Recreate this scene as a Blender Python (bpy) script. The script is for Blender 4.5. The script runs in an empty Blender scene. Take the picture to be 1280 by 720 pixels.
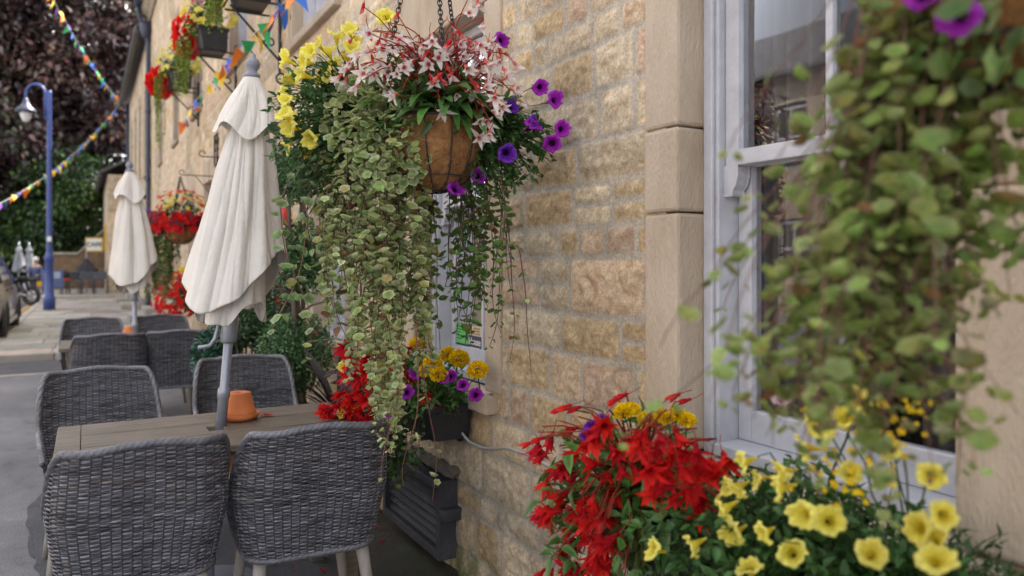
import bpy, math, random
import numpy as np
from mathutils import Vector, Matrix

rng = np.random.default_rng(11)
random.seed(11)
scene = bpy.context.scene
COL = scene.collection
PI = math.pi

# ------------------------------------------------------------------ camera frame (metres; street runs along +Y, pub wall at X = 1.5)
FPX, HOR, EYE = 936.0, 326.0, 1.45
YAW = math.atan2(532.0, FPX)
SN, CS = math.sin(YAW), math.cos(YAW)

def CP(r, d, z):
    """world point r metres to the right of and d metres ahead of where the photographer stands"""
    return np.array([r * CS + d * SN, -r * SN + d * CS, z])

def at(px, py, t):
    return CP((px - 640.0) / FPX * t, t, EYE + (HOR - py) / FPX * t)

def on_x(px, X):
    """depth t of the ray through column px at the plane X"""
    return X / (SN + (px - 640.0) / FPX * CS)

WX = 1.5

# ------------------------------------------------------------------ numpy noise
_T = rng.random((256, 256))
def vnoise(x, y):
    x = np.asarray(x, float); y = np.asarray(y, float)
    xi = np.floor(x).astype(int); yi = np.floor(y).astype(int)
    fx = x - xi; fy = y - yi
    fx = fx * fx * (3 - 2 * fx); fy = fy * fy * (3 - 2 * fy)
    a = _T[xi & 255, yi & 255]; b = _T[(xi + 1) & 255, yi & 255]
    c = _T[xi & 255, (yi + 1) & 255]; d = _T[(xi + 1) & 255, (yi + 1) & 255]
    return (a * (1 - fx) + b * fx) * (1 - fy) + (c * (1 - fx) + d * fx) * fy
def fbm(x, y, o=4):
    s = 0; a = .5; n = 0
    for i in range(o):
        s = s + a * vnoise(x * 2 ** i + 17.3 * i, y * 2 ** i + 9.1 * i); n += a; a *= .5
    return s / n
def sstep(a, b, x):
    t = np.clip((x - a) / (b - a), 0, 1)
    return t * t * (3 - 2 * t)

# ------------------------------------------------------------------ object helpers
def wloc(o):
    p = np.zeros(3)
    while o is not None:
        p += np.array(o.location); o = o.parent
    return p

def make_mesh(name, V, F, mat, col=None, smooth=True, mats=None, midx=None):
    V = np.asarray(V, np.float32).reshape(-1, 3)
    if isinstance(F, np.ndarray): F = [F]
    arrs = []
    if len(F) and not isinstance(F[0], np.ndarray):
        groups = {}
        for f in F: groups.setdefault(len(f), []).append(f)
        arrs = [np.array(v, np.int32) for v in groups.values()]
    else:
        arrs = [np.asarray(a, np.int32) for a in F if len(a)]
    me = bpy.data.meshes.new(name)
    me.vertices.add(len(V)); me.vertices.foreach_set('co', V.ravel())
    loops = np.concatenate([a.ravel() for a in arrs])
    tot = np.concatenate([np.full(len(a), a.shape[1], np.int32) for a in arrs])
    st = np.concatenate([[0], np.cumsum(tot)[:-1]]).astype(np.int32)
    me.loops.add(len(loops)); me.loops.foreach_set('vertex_index', loops.astype(np.int32))
    me.polygons.add(len(tot)); me.polygons.foreach_set('loop_start', st); me.polygons.foreach_set('loop_total', tot)
    me.polygons.foreach_set('use_smooth', np.full(len(tot), bool(smooth)))
    for m in (mats or [mat]): me.materials.append(m)
    if midx is not None: me.polygons.foreach_set('material_index', np.asarray(midx, np.int32))
    if col is not None:
        c = np.ones((len(V), 4), np.float32); c[:, :3] = col
        at_ = me.color_attributes.new('Col', 'FLOAT_COLOR', 'POINT'); at_.data.foreach_set('color', c.ravel())
    me.update(calc_edges=True); me.validate()
    return me

def link(name, me, parent=None, loc=None):
    o = bpy.data.objects.new(name, me); COL.objects.link(o)
    if parent is not None: o.parent = parent
    if loc is not None: o.location = loc
    return o

def mk(name, V, F, mat, parent=None, col=None, smooth=True, bev=0, **k):
    """one mesh object; V in world coordinates, stored relative to the parent"""
    V = np.asarray(V, float).reshape(-1, 3)
    if parent is not None: V = V - wloc(parent)
    o = link(name, make_mesh(name, V, F, mat, col, smooth, **k), parent)
    if bev:
        b = o.modifiers.new('bevel', 'BEVEL'); b.width = bev; b.segments = 2; b.limit_method = 'ANGLE'; b.angle_limit = .7
    return o

def thing(name, label, cat, loc=(0, 0, 0), group=None, kind=None):
    o = bpy.data.objects.new(name, None); COL.objects.link(o); o.location = loc; o.empty_display_size = .1
    return tag(o, label, cat, group, kind)

def tag(o, label, cat=None, group=None, kind=None):
    o['label'] = label
    if cat: o['category'] = cat
    if group: o['group'] = group
    if kind: o['kind'] = kind
    return o

def structure(o, label=None):
    o['kind'] = 'structure'
    if label: o['label'] = label
    return o

KIDS = {}
def copy_tree(src, loc=None, rotz=None, label=None):
    def rec(o, par):
        c = o.copy(); COL.objects.link(c)
        if par is not None: c.parent = par
        for ch in [x for x in list(o.children)]: rec(ch, c)
        return c
    r = rec(src, None)
    if loc is not None: r.location = loc
    if rotz is not None: r.rotation_euler = (0, 0, rotz)
    if label: r['label'] = label
    return r

class G:
    """geometry collector"""
    def __init__(s): s.V = []; s.F = []; s.C = []; s.n = 0
    def add(s, V, F, c=None):
        V = np.asarray(V, float).reshape(-1, 3)
        if isinstance(F, np.ndarray): F = [F]
        for a in F:
            a = np.asarray(a)
            if a.ndim == 2 and len(a): s.F.append(a + s.n)
            elif a.ndim == 1: s.F.append(a[None, :] + s.n)
        s.V.append(V); s.n += len(V)
        if c is not None:
            c = np.asarray(c, float); s.C.append(np.broadcast_to(c, (len(V), 3)) if c.ndim == 1 else c)
        return s
    def build(s, name, mat, parent=None, smooth=True, bev=0, tr=None):
        V = np.concatenate(s.V)
        if tr is not None: V = tr(V)
        return mk(name, V, s.F, mat, parent, np.concatenate(s.C) if s.C else None, smooth, bev)
    def mesh(s, name, mat, smooth=True):
        return make_mesh(name, np.concatenate(s.V), s.F, mat, np.concatenate(s.C) if s.C else None, smooth)

BOXF = np.array([[0, 3, 2, 1], [4, 5, 6, 7], [0, 1, 5, 4], [1, 2, 6, 5], [2, 3, 7, 6], [3, 0, 4, 7]])
def box(x0, x1, y0, y1, z0, z1):
    return np.array([[x0, y0, z0], [x1, y0, z0], [x1, y1, z0], [x0, y1, z0], [x0, y0, z1], [x1, y0, z1], [x1, y1, z1], [x0, y1, z1]], float), BOXF
def obox(c, sx, sy, sz, R=None):
    V, F = box(-sx / 2, sx / 2, -sy / 2, sy / 2, -sz / 2, sz / 2)
    if R is not None: V = V @ np.array(R).T
    return V + np.array(c), F

def grid_faces(n, m, closed_m=False):
    i = np.arange(n - 1)[:, None]; j = np.arange(m if closed_m else m - 1)[None, :]
    j2 = (j + 1) % m
    return np.stack([i * m + j, i * m + j2, (i + 1) * m + j2, (i + 1) * m + j], -1).reshape(-1, 4)

def tube(P, r, sides=8, caps=True):
    P = np.asarray(P, float); n = len(P)
    T = np.gradient(P, axis=0); T /= np.linalg.norm(T, axis=1)[:, None] + 1e-12
    ref = np.array([0, 0, 1.0]) if abs(T[0][2]) < .9 else np.array([1.0, 0, 0])
    A = np.zeros((n, 3)); a = np.cross(T[0], ref); a /= np.linalg.norm(a)
    for i in range(n):
        a = a - T[i] * (a @ T[i]); l = np.linalg.norm(a)
        if l < 1e-6: a = np.cross(T[i], [.3, .5, .8]); l = np.linalg.norm(a)
        a = a / l; A[i] = a
    B = np.cross(T, A)
    r = np.broadcast_to(np.asarray(r, float), (n,)) if np.ndim(r) < 2 else r
    th = np.arange(sides) * 2 * PI / sides
    V = P[:, None] + (A[:, None] * np.cos(th)[None, :, None] + B[:, None] * np.sin(th)[None, :, None]) * (r[:, None, None] if r.ndim == 1 else r[:, :, None])
    F = [grid_faces(n, sides, True)]
    if caps: F += [np.arange(sides)[::-1][None], (np.arange(sides) + (n - 1) * sides)[None]]
    return V.reshape(-1, 3), F

def lathe(prof, c=(0, 0, 0), sides=24, cap=True):
    prof = np.asarray(prof, float); th = np.arange(sides) * 2 * PI / sides
    V = np.stack([prof[:, 0][:, None] * np.cos(th), prof[:, 0][:, None] * np.sin(th), np.repeat(prof[:, 1][:, None], sides, 1)], -1).reshape(-1, 3) + np.array(c)
    F = [grid_faces(len(prof), sides, True)]
    if cap: F += [np.arange(sides)[::-1][None], (np.arange(sides) + (len(prof) - 1) * sides)[None]]
    return V, F

def torus(c, R, r, axis='y', n=24, m=8):
    a = np.arange(n + 1) * 2 * PI / n
    u = np.stack([np.cos(a) * R, np.sin(a) * R], 1)
    b = np.arange(m) * 2 * PI / m
    rad = R + r * np.cos(b)[None]; off = np.repeat((r * np.sin(b))[None], n, 0)
    ca = np.cos(a[:n])[:, None]; sa = np.sin(a[:n])[:, None]
    X = rad * ca; Y = rad * sa
    V = {'z': np.stack([X, Y, off], -1), 'y': np.stack([X, off, Y], -1), 'x': np.stack([off, X, Y], -1)}[axis].reshape(-1, 3)
    i = np.arange(n)[:, None]; j = np.arange(m)[None]
    F = np.stack([i * m + j, i * m + (j + 1) % m, ((i + 1) % n) * m + (j + 1) % m, ((i + 1) % n) * m + j], -1).reshape(-1, 4)
    return V + np.array(c), F

def sphere(c, rx, ry=None, rz=None, n=14, m=10):
    ry = rx if ry is None else ry; rz = rx if rz is None else rz
    ph = np.linspace(.02, PI - .02, m)
    V, F = lathe(np.stack([np.sin(ph), -np.cos(ph)], 1), sides=n)
    return V * np.array([rx, ry, rz]) + np.array(c), F

def chain(p0, p1, link_len=.022, r=.0022):
    p0 = np.array(p0, float); p1 = np.array(p1, float); d = p1 - p0; L = np.linalg.norm(d); d /= L
    n = max(2, int(L / (link_len * .75))); g = G()
    a = np.cross(d, [0, 0, 1.0]);
    if np.linalg.norm(a) < 1e-3: a = np.array([1.0, 0, 0])
    a /= np.linalg.norm(a); b = np.cross(d, a)
    V, F = torus((0, 0, 0), link_len * .36, r, 'z', 10, 5); V[:, 0] *= 1.5
    for i in range(n):
        s = a if i % 2 else b; w = np.cross(d, s)
        g.add(V @ np.stack([d, s, w]) + p0 + d * L * (i + .5) / n, F)
    return g

# ------------------------------------------------------------------ leaves and petals
def tpl_ovate(w=.5, fold=.12, droop=.15):
    y = np.array([0, .3, .62, 1.0]); hw = np.array([.04, w * .5, w * .38, 0])
    V = [[0, 0, 0]]
    V = [[0, 0, 0], [-hw[1], .3, fold], [0, .3, 0], [hw[1], .3, fold], [-hw[2], .65, fold * .7 - droop * .4], [0, .65, -droop * .4], [hw[2], .65, fold * .7 - droop * .4], [0, 1, -droop]]
    F4 = np.array([[1, 2, 5, 4], [2, 3, 6, 5]]); F3 = np.array([[0, 2, 1], [0, 3, 2], [4, 5, 7], [5, 6, 7]])
    return dict(V=np.array(V, float), F=[F4, F3], e=np.array([.3, 1, .1, 1, 1, .1, 1, 1.]))

def tpl_round(n=11, cup=.12, scallop=.1):
    a = (np.arange(n) + .5) * 2 * PI / n + PI / 2 * 3
    V = [[0, .42, 0]]; e = [0]
    for rr, ee in ((.31, .30), (.5, 1.0)):
        for i, t in enumerate(a):
            r = rr * (1 + (scallop if rr > .4 else 0) * (1 if i % 2 else -1))
            V.append([r * math.cos(t) * 1.08, .48 + r * math.sin(t), cup * (rr * 2) ** 2 + .04 * math.sin(3 * t)]); e.append(ee)
    F3 = np.array([[0, 1 + i, 1 + (i + 1) % n] for i in range(n)])
    F4 = np.array([[1 + i, 1 + n + i, 1 + n + (i + 1) % n, 1 + (i + 1) % n] for i in range(n)])
    return dict(V=np.array(V, float), F=[F3, F4], e=np.array(e, float))

def tpl_diamond(w=.55, fold=.1):
    return dict(V=np.array([[0, 0, 0], [w / 2, .5, fold], [0, 1, -.1], [-w / 2, .5, fold]], float), F=[np.array([[0, 1, 2], [0, 2, 3]])], e=np.array([.2, .6, 1, .6]))

def tpl_strap(w=.18, n=6, droop=.55):
    t = np.linspace(0, 1, n); hw = w / 2 * np.sin(PI * np.clip(t * .92 + .06, 0, 1)) ** .7
    y = t - .15 * t ** 3; z = .15 * t - droop * t ** 2
    V = np.concatenate([np.stack([-hw, y, z + .25 * hw], 1), np.stack([0 * hw, y, z], 1), np.stack([hw, y, z + .25 * hw], 1)])
    F = [np.concatenate([np.array([[i, n + i, n + i + 1, i + 1], [n + i, 2 * n + i, 2 * n + i + 1, n + i + 1]]) for i in range(n - 1)])]
    return dict(V=V, F=F, e=np.concatenate([t * .5 + .4, t * .5, t * .5 + .4]))

OV = tpl_ovate(); OVW = tpl_ovate(.75, .1, .2); RND = tpl_round(); RNDS = tpl_round(7, .1, .06); DIA = tpl_diamond(); STR = tpl_strap(); NAR = tpl_ovate(.26, .05, .2)
PTL = tpl_ovate(.42, .1, .25)

def unit(a):
    return a / (np.linalg.norm(a, axis=-1, keepdims=True) + 1e-9)
def rdir(n):
    return unit(rng.normal(size=(n, 3)))

def inst(tpl, P, T, N, S, cc, ce):
    """n copies of a leaf: position, tip direction, normal, size, centre colour, edge colour -> V, F, C"""
    P = np.asarray(P, float); n = len(P)
    T = unit(np.asarray(T, float)); X = unit(np.cross(T, N)); Z = np.cross(X, T)
    R = np.stack([X, T, Z], 1)
    S = np.broadcast_to(np.asarray(S, float), (n,))
    V = np.einsum('kc,nci->nki', tpl['V'], R) * S[:, None, None] + P[:, None]
    k = len(tpl['V']); off = (np.arange(n) * k)[:, None, None]
    F = [(f[None] + off).reshape(-1, f.shape[1]) for f in tpl['F']]
    e = tpl['e'][None, :, None]
    cc = np.broadcast_to(cc, (n, 3)); ce = np.broadcast_to(ce, (n, 3))
    return V.reshape(-1, 3), F, (cc[:, None] * (1 - e) + ce[:, None] * e).reshape(-1, 3)

def vary(c, n, v=.25, hue=.1):
    c = np.asarray(c, float)
    k = np.exp(rng.normal(0, v, (n, 1))); h = np.exp(rng.normal(0, hue, (n, 3)))
    return np.clip(c[None] * k * h, 0.002, .95)

def pick(cols, n, w=None):
    cols = np.asarray(cols, float); i = rng.choice(len(cols), n, p=None if w is None else np.array(w) / sum(w)); return cols[i]

# flowers: templates as meshes (axis +Z is where the flower looks)
def petal_strip(L, w, th, base_r, zf, rf, nseg=5):
    t = np.linspace(0, 1, nseg); hw = w / 2 * np.sin(PI * np.clip(.12 + t * .88, 0, 1)) ** .75; hw[-1] = .0004
    r = base_r + rf(t) * L; z = zf(t) * L
    c, s = math.cos(th), math.sin(th); V = []
    for k in (-1, 0, 1):
        lift = -.18 * hw * abs(k)
        x = (r + lift) * c - k * hw * s; y = (r + lift) * s + k * hw * c
        V.append(np.stack([x, y, z], 1))
    V = np.concatenate(V); n = nseg
    F = np.concatenate([np.array([[i, i + 1, n + i + 1, n + i], [n + i, n + i + 1, 2 * n + i + 1, 2 * n + i]]) for i in range(n - 1)])
    return V, F, np.tile(t, 3)

def flower_begonia(name, c0, c1, L=.05, w=.016, n=5, mat=None, open_=.55, layers=1, seed=0):
    r = np.random.default_rng(seed); g = G(); c0 = np.array(c0); c1 = np.array(c1)
    for l in range(layers):
        for i in range(n):
            op = open_ * (1 - .45 * l) * r.uniform(.45, 1.45)
            th = 2 * PI * (i + .5 * l + r.uniform(-.28, .28)) / n
            V, F, t = petal_strip(L * r.uniform(.65, 1.15), w * r.uniform(.8, 1.2), th, .004, lambda t: t * .85 - .25 * op * t ** 2.5, lambda t: op * t ** 1.8)
            k = np.clip(t[:, None] / .45, 0, 1) if layers == 1 else np.clip(t[:, None] * .5 + r.uniform(-.1, .6), 0, 1)
            g.add(V, F, c0 * (1 - k) + c1 * k)
    V, F = lathe([(.002, -.014), (.0055, -.008), (.0055, 0), (.004, .008)], sides=7); g.add(V, F, c0)
    P = np.array([[0, 0, -.012], [.004, .002, -.035], [.012, 0, -.055]]); V, F = tube(P, .0013, 5); g.add(V, F, np.array([.42, .10, .06]))
    return g.mesh(name, mat)

def flower_petunia(name, throat, mid, rim, mat=None, R=.034, seed=0):
    r = np.random.default_rng(seed); n = 30; th = np.arange(n) * 2 * PI / n; g = G()
    five = np.cos(5 * th); rings = []; cols = []
    spec = [(.003, -.055, 0, rim), (.0055, -.040, 0, throat), (.0085, -.026, .01, throat), (.013, -.014, .02, mid), (.020, -.006, .03, mid), (.027, -.002, .04, rim), (R, -.003, .055, rim), (R * 1.05, -.009, .07, rim)]
    for rr, z, a, c in spec:
        rad = rr * (1 + a * five + (rr / R) ** 2 * (.05 * np.sin(9 * th + seed) + .06 * np.sin(2 * th + seed * 1.7)))
        zz = z + (rr / R) ** 2 * (.0035 * np.cos(5 * th + 1.5) + .0042 * np.sin(9 * th + seed) + .0025 * np.sin(14 * th + 2 * seed) + .009 * np.cos(th + seed) + .006 * np.cos(2 * th + 3 * seed))
        rings.append(np.stack([rad * np.cos(th), rad * np.sin(th), zz], 1)); cc = np.array(c)[None] * (1 + .18 * np.abs(five)[:, None] * (1 if rr > .015 else 0)); cols.append(np.clip(cc, 0, .95))
    g.add(np.concatenate(rings), grid_faces(len(rings), n, True), np.concatenate(cols))
    V, F = tube([[0, 0, -.046], [0, .002, -.058], [.004, .004, -.085]], [.004, .002, .0015], 5); g.add(V, F, np.array([.07, .12, .03]))
    return g.mesh(name, mat)

def flower_marigold(name, c, mat=None, R=.034, n=150, seed=0):
    r = np.random.default_rng(seed); i = np.arange(n) + .5
    ph = np.arccos(1 - 1.25 * i / n); th = PI * (1 + 5 ** .5) * i
    D = np.stack([np.cos(th) * np.sin(ph), np.sin(th) * np.sin(ph), np.cos(ph)], 1)
    P = D * R * np.array([1, 1, .72]) * .62
    T = unit(D + r.normal(0, .25, (n, 3))); N = unit(np.array([0, 0, 1.0]) * .7 + r.normal(0, .4, (n, 3)) + 1e-3)
    c = np.array(c); cc = np.clip(c[None] * np.exp(r.normal(0, .12, (n, 1))), 0, .95)
    t = tpl_ovate(.85, .22, .1)
    V, F, C = inst(t, P, T, N, R * r.uniform(.4, .58, n), cc * np.array([.97, .86, .8]), cc)
    g = G(); g.add(V, F, C)
    V, F = lathe([(.004, -.02), (.009, -.016), (.012, -.004), (.01, .004)], sides=8); g.add(V, F, np.array([.06, .11, .03]))
    V, F = tube([[0, 0, -.018], [.003, 0, -.05], [0, .004, -.09]], .0022, 5); g.add(V, F, np.array([.06, .11, .03]))
    return g.mesh(name, mat)

def put(name, me, parent, P, look, scale=1, spin=None):
    """a child flower sharing a mesh; axis +Z turned to LOOK"""
    o = bpy.data.objects.new(name, me); COL.objects.link(o); o.parent = parent
    o.location = np.asarray(P) - wloc(parent)
    q = Vector(look).to_track_quat('Z', 'Y') @ Matrix.Rotation(random.uniform(0, 2 * PI) if spin is None else spin, 3, 'Z').to_quaternion()
    o.rotation_mode = 'QUATERNION'; o.rotation_quaternion = q; o.scale = (scale,) * 3
    return o

# ------------------------------------------------------------------ materials
def nt(name):
    m = bpy.data.materials.new(name); m.use_nodes = True; t = m.node_tree
    return m, t, t.nodes, t.links, t.nodes['Principled BSDF']

def ramp(N, stops):
    r = N.new('ShaderNodeValToRGB'); e = r.color_ramp.elements
    e[0].position, e[0].color = stops[0][0], (*stops[0][1], 1)
    e[1].position, e[1].color = stops[-1][0], (*stops[-1][1], 1)
    for p, c in stops[1:-1]:
        x = e.new(p); x.color = (*c, 1)
    return r

def noisemat(name, stops, scale=6, rough=.8, detail=6, bump=0, bscale=60, metal=0, stretch=(1, 1, 1), spec=.5, coat=0, dist=0):
    m, t, N, L, b = nt(name)
    tc = N.new('ShaderNodeTexCoord'); mp = N.new('ShaderNodeMapping'); mp.inputs['Scale'].default_value = stretch
    L.new(tc.outputs['Object'], mp.inputs[0])
    n = N.new('ShaderNodeTexNoise'); n.inputs['Scale'].default_value = scale; n.inputs['Detail'].default_value = detail; n.inputs['Roughness'].default_value = .62; n.inputs['Distortion'].default_value = dist
    L.new(mp.outputs[0], n.inputs['Vector'])
    r = ramp(N, stops); L.new(n.outputs['Fac'], r.inputs[0]); L.new(r.outputs[0], b.inputs['Base Color'])
    b.inputs['Roughness'].default_value = rough; b.inputs['Metallic'].default_value = metal; b.inputs['Specular IOR Level'].default_value = spec
    if coat: b.inputs['Coat Weight'].default_value = coat
    if bump:
        n2 = N.new('ShaderNodeTexNoise'); n2.inputs['Scale'].default_value = bscale; n2.inputs['Detail'].default_value = 5
        L.new(mp.outputs[0], n2.inputs['Vector'])
        bp = N.new('ShaderNodeBump'); bp.inputs['Strength'].default_value = bump; bp.inputs['Distance'].default_value = .01
        L.new(n2.outputs['Fac'], bp.inputs['Height']); L.new(bp.outputs[0], b.inputs['Normal'])
    return m

def attrmat(name, rough=.5, trans=.3, nscale=0, namp=.25, bump=0, bscale=90, spec=.4, tint=(1, 1, 1)):
    """colour from the mesh's own attribute, with fine noise; TRANS lets light through thin leaves"""
    m, t, N, L, b = nt(name)
    a = N.new('ShaderNodeVertexColor'); a.layer_name = 'Col'; c = a.outputs['Color']
    tc = N.new('ShaderNodeTexCoord')
    if nscale:
        n = N.new('ShaderNodeTexNoise'); n.inputs['Scale'].default_value = nscale; n.inputs['Detail'].default_value = 8; n.inputs['Roughness'].default_value = .7
        L.new(tc.outputs['Object'], n.inputs['Vector'])
        mr = N.new('ShaderNodeMapRange'); mr.inputs['From Min'].default_value = .3; mr.inputs['From Max'].default_value = .7; mr.inputs['To Min'].default_value = 1 - namp; mr.inputs['To Max'].default_value = 1 + namp
        L.new(n.outputs['Fac'], mr.inputs['Value'])
        mx = N.new('ShaderNodeVectorMath'); mx.operation = 'SCALE'; L.new(c, mx.inputs[0]); L.new(mr.outputs[0], mx.inputs['Scale']); c = mx.outputs[0]
    L.new(c, b.inputs['Base Color']); b.inputs['Roughness'].default_value = rough; b.inputs['Specular IOR Level'].default_value = spec
    if bump:
        n2 = N.new('ShaderNodeTexNoise'); n2.inputs['Scale'].default_value = bscale; n2.inputs['Detail'].default_value = 8; n2.inputs['Roughness'].default_value = .7
        L.new(tc.outputs['Object'], n2.inputs['Vector'])
        bp = N.new('ShaderNodeBump'); bp.inputs['Strength'].default_value = bump; bp.inputs['Distance'].default_value = .006
        L.new(n2.outputs['Fac'], bp.inputs['Height']); L.new(bp.outputs[0], b.inputs['Normal'])
    if trans:
        tr = N.new('ShaderNodeBsdfTranslucent'); L.new(c, tr.inputs['Color'])
        ms = N.new('ShaderNodeMixShader'); ms.inputs[0].default_value = trans
        L.new(b.outputs[0], ms.inputs[1]); L.new(tr.outputs[0], ms.inputs[2]); L.new(ms.outputs[0], N['Material Output'].inputs[0])
    return m

M = {}
M['leaf'] = attrmat('leaf', .42, .32, 70, .3, .25, 160)
M['gloss_leaf'] = attrmat('glossy_leaf', .28, .18, 40, .2, spec=.6)
M['petal'] = attrmat('petal', .6, .42, 110, .22, .35, 140, spec=.2)
M['stone'] = attrmat('stone', .92, 0, 95, .34, .9, 150, .25)
M['dressed'] = noisemat('dressed_stone', [(.25, (.30, .225, .15)), (.42, (.43, .34, .25)), (.6, (.53, .43, .335)), (.78, (.57, .47, .38))], 3.4, .9, 12, .6, 130, spec=.25, stretch=(1, 1, .4), dist=.5)
M['dressed_grey'] = noisemat('weathered_stone', [(.25, (.20, .16, .11)), (.5, (.33, .27, .20)), (.75, (.43, .36, .28))], 4, .9, 8, .5, 120, spec=.25)
M['white_paint'] = noisemat('white_paint', [(.24, (.30, .29, .29)), (.36, (.45, .45, .485)), (.8, (.58, .58, .62))], 11, .42, 10, .22, 55)
M['black_iron'] = noisemat('black_iron', [(.2, (.012, .012, .014)), (.8, (.035, .034, .036))], 30, .5, 4, .15, 120)
M['vent_paint'] = noisemat('vent_paint', [(.25, (.022, .022, .028)), (.55, (.042, .042, .052)), (.8, (.085, .078, .075))], 9, .62, 8, .2, 60)
M['black_plastic'] = noisemat('black_plastic', [(.2, (.012, .012, .016)), (.8, (.028, .028, .034))], 12, .42, 5, .08, 60)
M['canvas'] = noisemat('canvas', [(.22, (.56, .51, .455)), (.42, (.67, .625, .57)), (.8, (.74, .70, .65))], 4, .92, 9, .3, 45, spec=.15)
M['pole'] = noisemat('pole_metal', [(.2, (.25, .26, .31)), (.8, (.36, .37, .43))], 14, .38, 4, .05, 60, metal=.35)
M['finial'] = noisemat('finial_grey', [(.2, (.17, .18, .22)), (.8, (.25, .26, .31))], 14, .4, 4)
M['terracotta'] = noisemat('terracotta', [(.2, (.50, .13, .035)), (.6, (.66, .20, .06)), (.85, (.72, .28, .11))], 9, .75, 6, .1, 90)
M['blue_paint'] = noisemat('blue_paint', [(.2, (.03, .055, .20)), (.8, (.045, .078, .27))], 5, .35, 5, .05, 30)
M['pipe_blue'] = noisemat('pipe_paint', [(.2, (.028, .036, .065)), (.8, (.045, .055, .095))], 5, .4, 5)
M['slate'] = noisemat('slate', [(.2, (.05, .05, .055)), (.8, (.13, .125, .13))], 3, .7, 6, .3, 30)
M['wood_leg'] = noisemat('grey_wood', [(.2, (.17, .15, .13)), (.5, (.28, .25, .225)), (.8, (.36, .33, .30))], 7, .6, 6, .12, 40, stretch=(6, 6, .7))
M['teak'] = noisemat('orange_brown_wood', [(.2, (.20, .085, .035)), (.8, (.36, .17, .075))], 6, .5, 6, .1, 40, stretch=(1, 8, 8))
M['coir'] = noisemat('coir', [(.25, (.13, .055, .018)), (.5, (.29, .135, .045)), (.75, (.43, .24, .105))], 26, .95, 8, .9, 90)
M['cable'] = noisemat('cable_grey', [(.2, (.30, .30, .31)), (.8, (.42, .42, .43))], 9, .45)
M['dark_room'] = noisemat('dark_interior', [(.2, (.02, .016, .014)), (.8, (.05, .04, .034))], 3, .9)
M['curtain'] = noisemat('taupe_curtain', [(.2, (.10, .08, .07)), (.8, (.17, .14, .125))], 20, .9, stretch=(1, 1, .2))
M['blind'] = noisemat('pale_blind', [(.2, (.60, .57, .52)), (.8, (.72, .70, .66))], 10, .8)
M['soil'] = noisemat('soil', [(.2, (.012, .009, .007)), (.8, (.04, .03, .022))], 40, .95, 8, .6, 80)
M['bark'] = noisemat('bark', [(.2, (.06, .045, .035)), (.8, (.17, .135, .105))], 14, .9, 8, .5, 40, stretch=(3, 3, .5))
M['string'] = noisemat('white_string', [(.2, (.55, .55, .55)), (.8, (.75, .75, .75))], 9, .9)
M['rubber'] = noisemat('rubber', [(.2, (.012, .012, .012)), (.8, (.03, .03, .03))], 20, .8)
M['steel'] = noisemat('steel', [(.2, (.35, .35, .36)), (.8, (.55, .55, .56))], 20, .3, metal=.9)
M['grey_cloth'] = noisemat('grey_cloth', [(.2, (.16, .165, .185)), (.8, (.25, .255, .28))], 6, .9)
M['skin'] = noisemat('skin', [(.2, (.42, .24, .17)), (.8, (.50, .30, .22))], 8, .6)
M['hair'] = noisemat('white_hair', [(.2, (.55, .53, .50)), (.8, (.70, .68, .66))], 30, .8, stretch=(1, 1, 4))
M['jersey'] = noisemat('blue_jersey', [(.2, (.05, .065, .14)), (.8, (.09, .11, .2))], 12, .85)
M['dark_cloth'] = noisemat('dark_cloth', [(.2, (.02, .02, .025)), (.8, (.04, .04, .05))], 12, .85)
M['plate'] = noisemat('yellow_plate', [(.2, (.72, .42, .02)), (.8, (.8, .5, .04))], 12, .4)
M['yellow_paint'] = noisemat('yellow_paint', [(.25, (.40, .22, .05)), (.6, (.62, .36, .07)), (.8, (.66, .42, .12))], 9, .8)
M['sign_white'] = noisemat('sign_white', [(.2, (.68, .67, .63)), (.8, (.78, .77, .73))], 5, .5)
M['ink'] = noisemat('dark_lettering', [(.2, (.02, .02, .03)), (.8, (.035, .035, .05))], 5, .5)
M['green_card'] = noisemat('green_card', [(.2, (.09, .46, .10)), (.8, (.14, .56, .15))], 12, .5)
M['navy_card'] = noisemat('navy_card', [(.2, (.02, .022, .07)), (.8, (.04, .04, .10))], 12, .4)
M['cream_card'] = noisemat('cream_card', [(.2, (.46, .38, .24)), (.5, (.58, .52, .36)), (.8, (.36, .22, .10))], 22, .5)
M['red_card'] = noisemat('red_card', [(.2, (.50, .02, .02)), (.8, (.62, .05, .03))], 12, .4)
def flat(name, c, rough=.7, v=.15): return noisemat(name, [(.2, tuple(x * (1 - v) for x in c)), (.8, tuple(min(.95, x * (1 + v)) for x in c))], 10, rough)
FLAGC = dict(yellow=(.80, .52, .02), blue=(.03, .14, .55), green=(.02, .32, .10), orange=(.80, .20, .02), purple=(.15, .03, .30))
for k, v in FLAGC.items(): M['flag_' + k] = flat('flag_' + k, v)

def per_bloom(m):
    t = m.node_tree; N, L = t.nodes, t.links; oi = N.new('ShaderNodeObjectInfo'); hs = N.new('ShaderNodeHueSaturation'); a = [n for n in N if n.type == 'VERTEX_COLOR'][0]
    mr = N.new('ShaderNodeMapRange'); mr.inputs['To Min'].default_value = .86; mr.inputs['To Max'].default_value = 1.10; L.new(oi.outputs['Random'], mr.inputs['Value']); L.new(mr.outputs[0], hs.inputs['Value'])
    mh = N.new('ShaderNodeMapRange'); mh.inputs['To Min'].default_value = .4955; mh.inputs['To Max'].default_value = .5035; L.new(oi.outputs['Random'], mh.inputs['Value']); L.new(mh.outputs[0], hs.inputs['Hue'])
    outs = [l.to_socket for l in a.outputs['Color'].links]
    for k in outs: L.new(hs.outputs[0], k)
    L.new(a.outputs['Color'], hs.inputs['Color'])
per_bloom(M['petal'])

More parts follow.
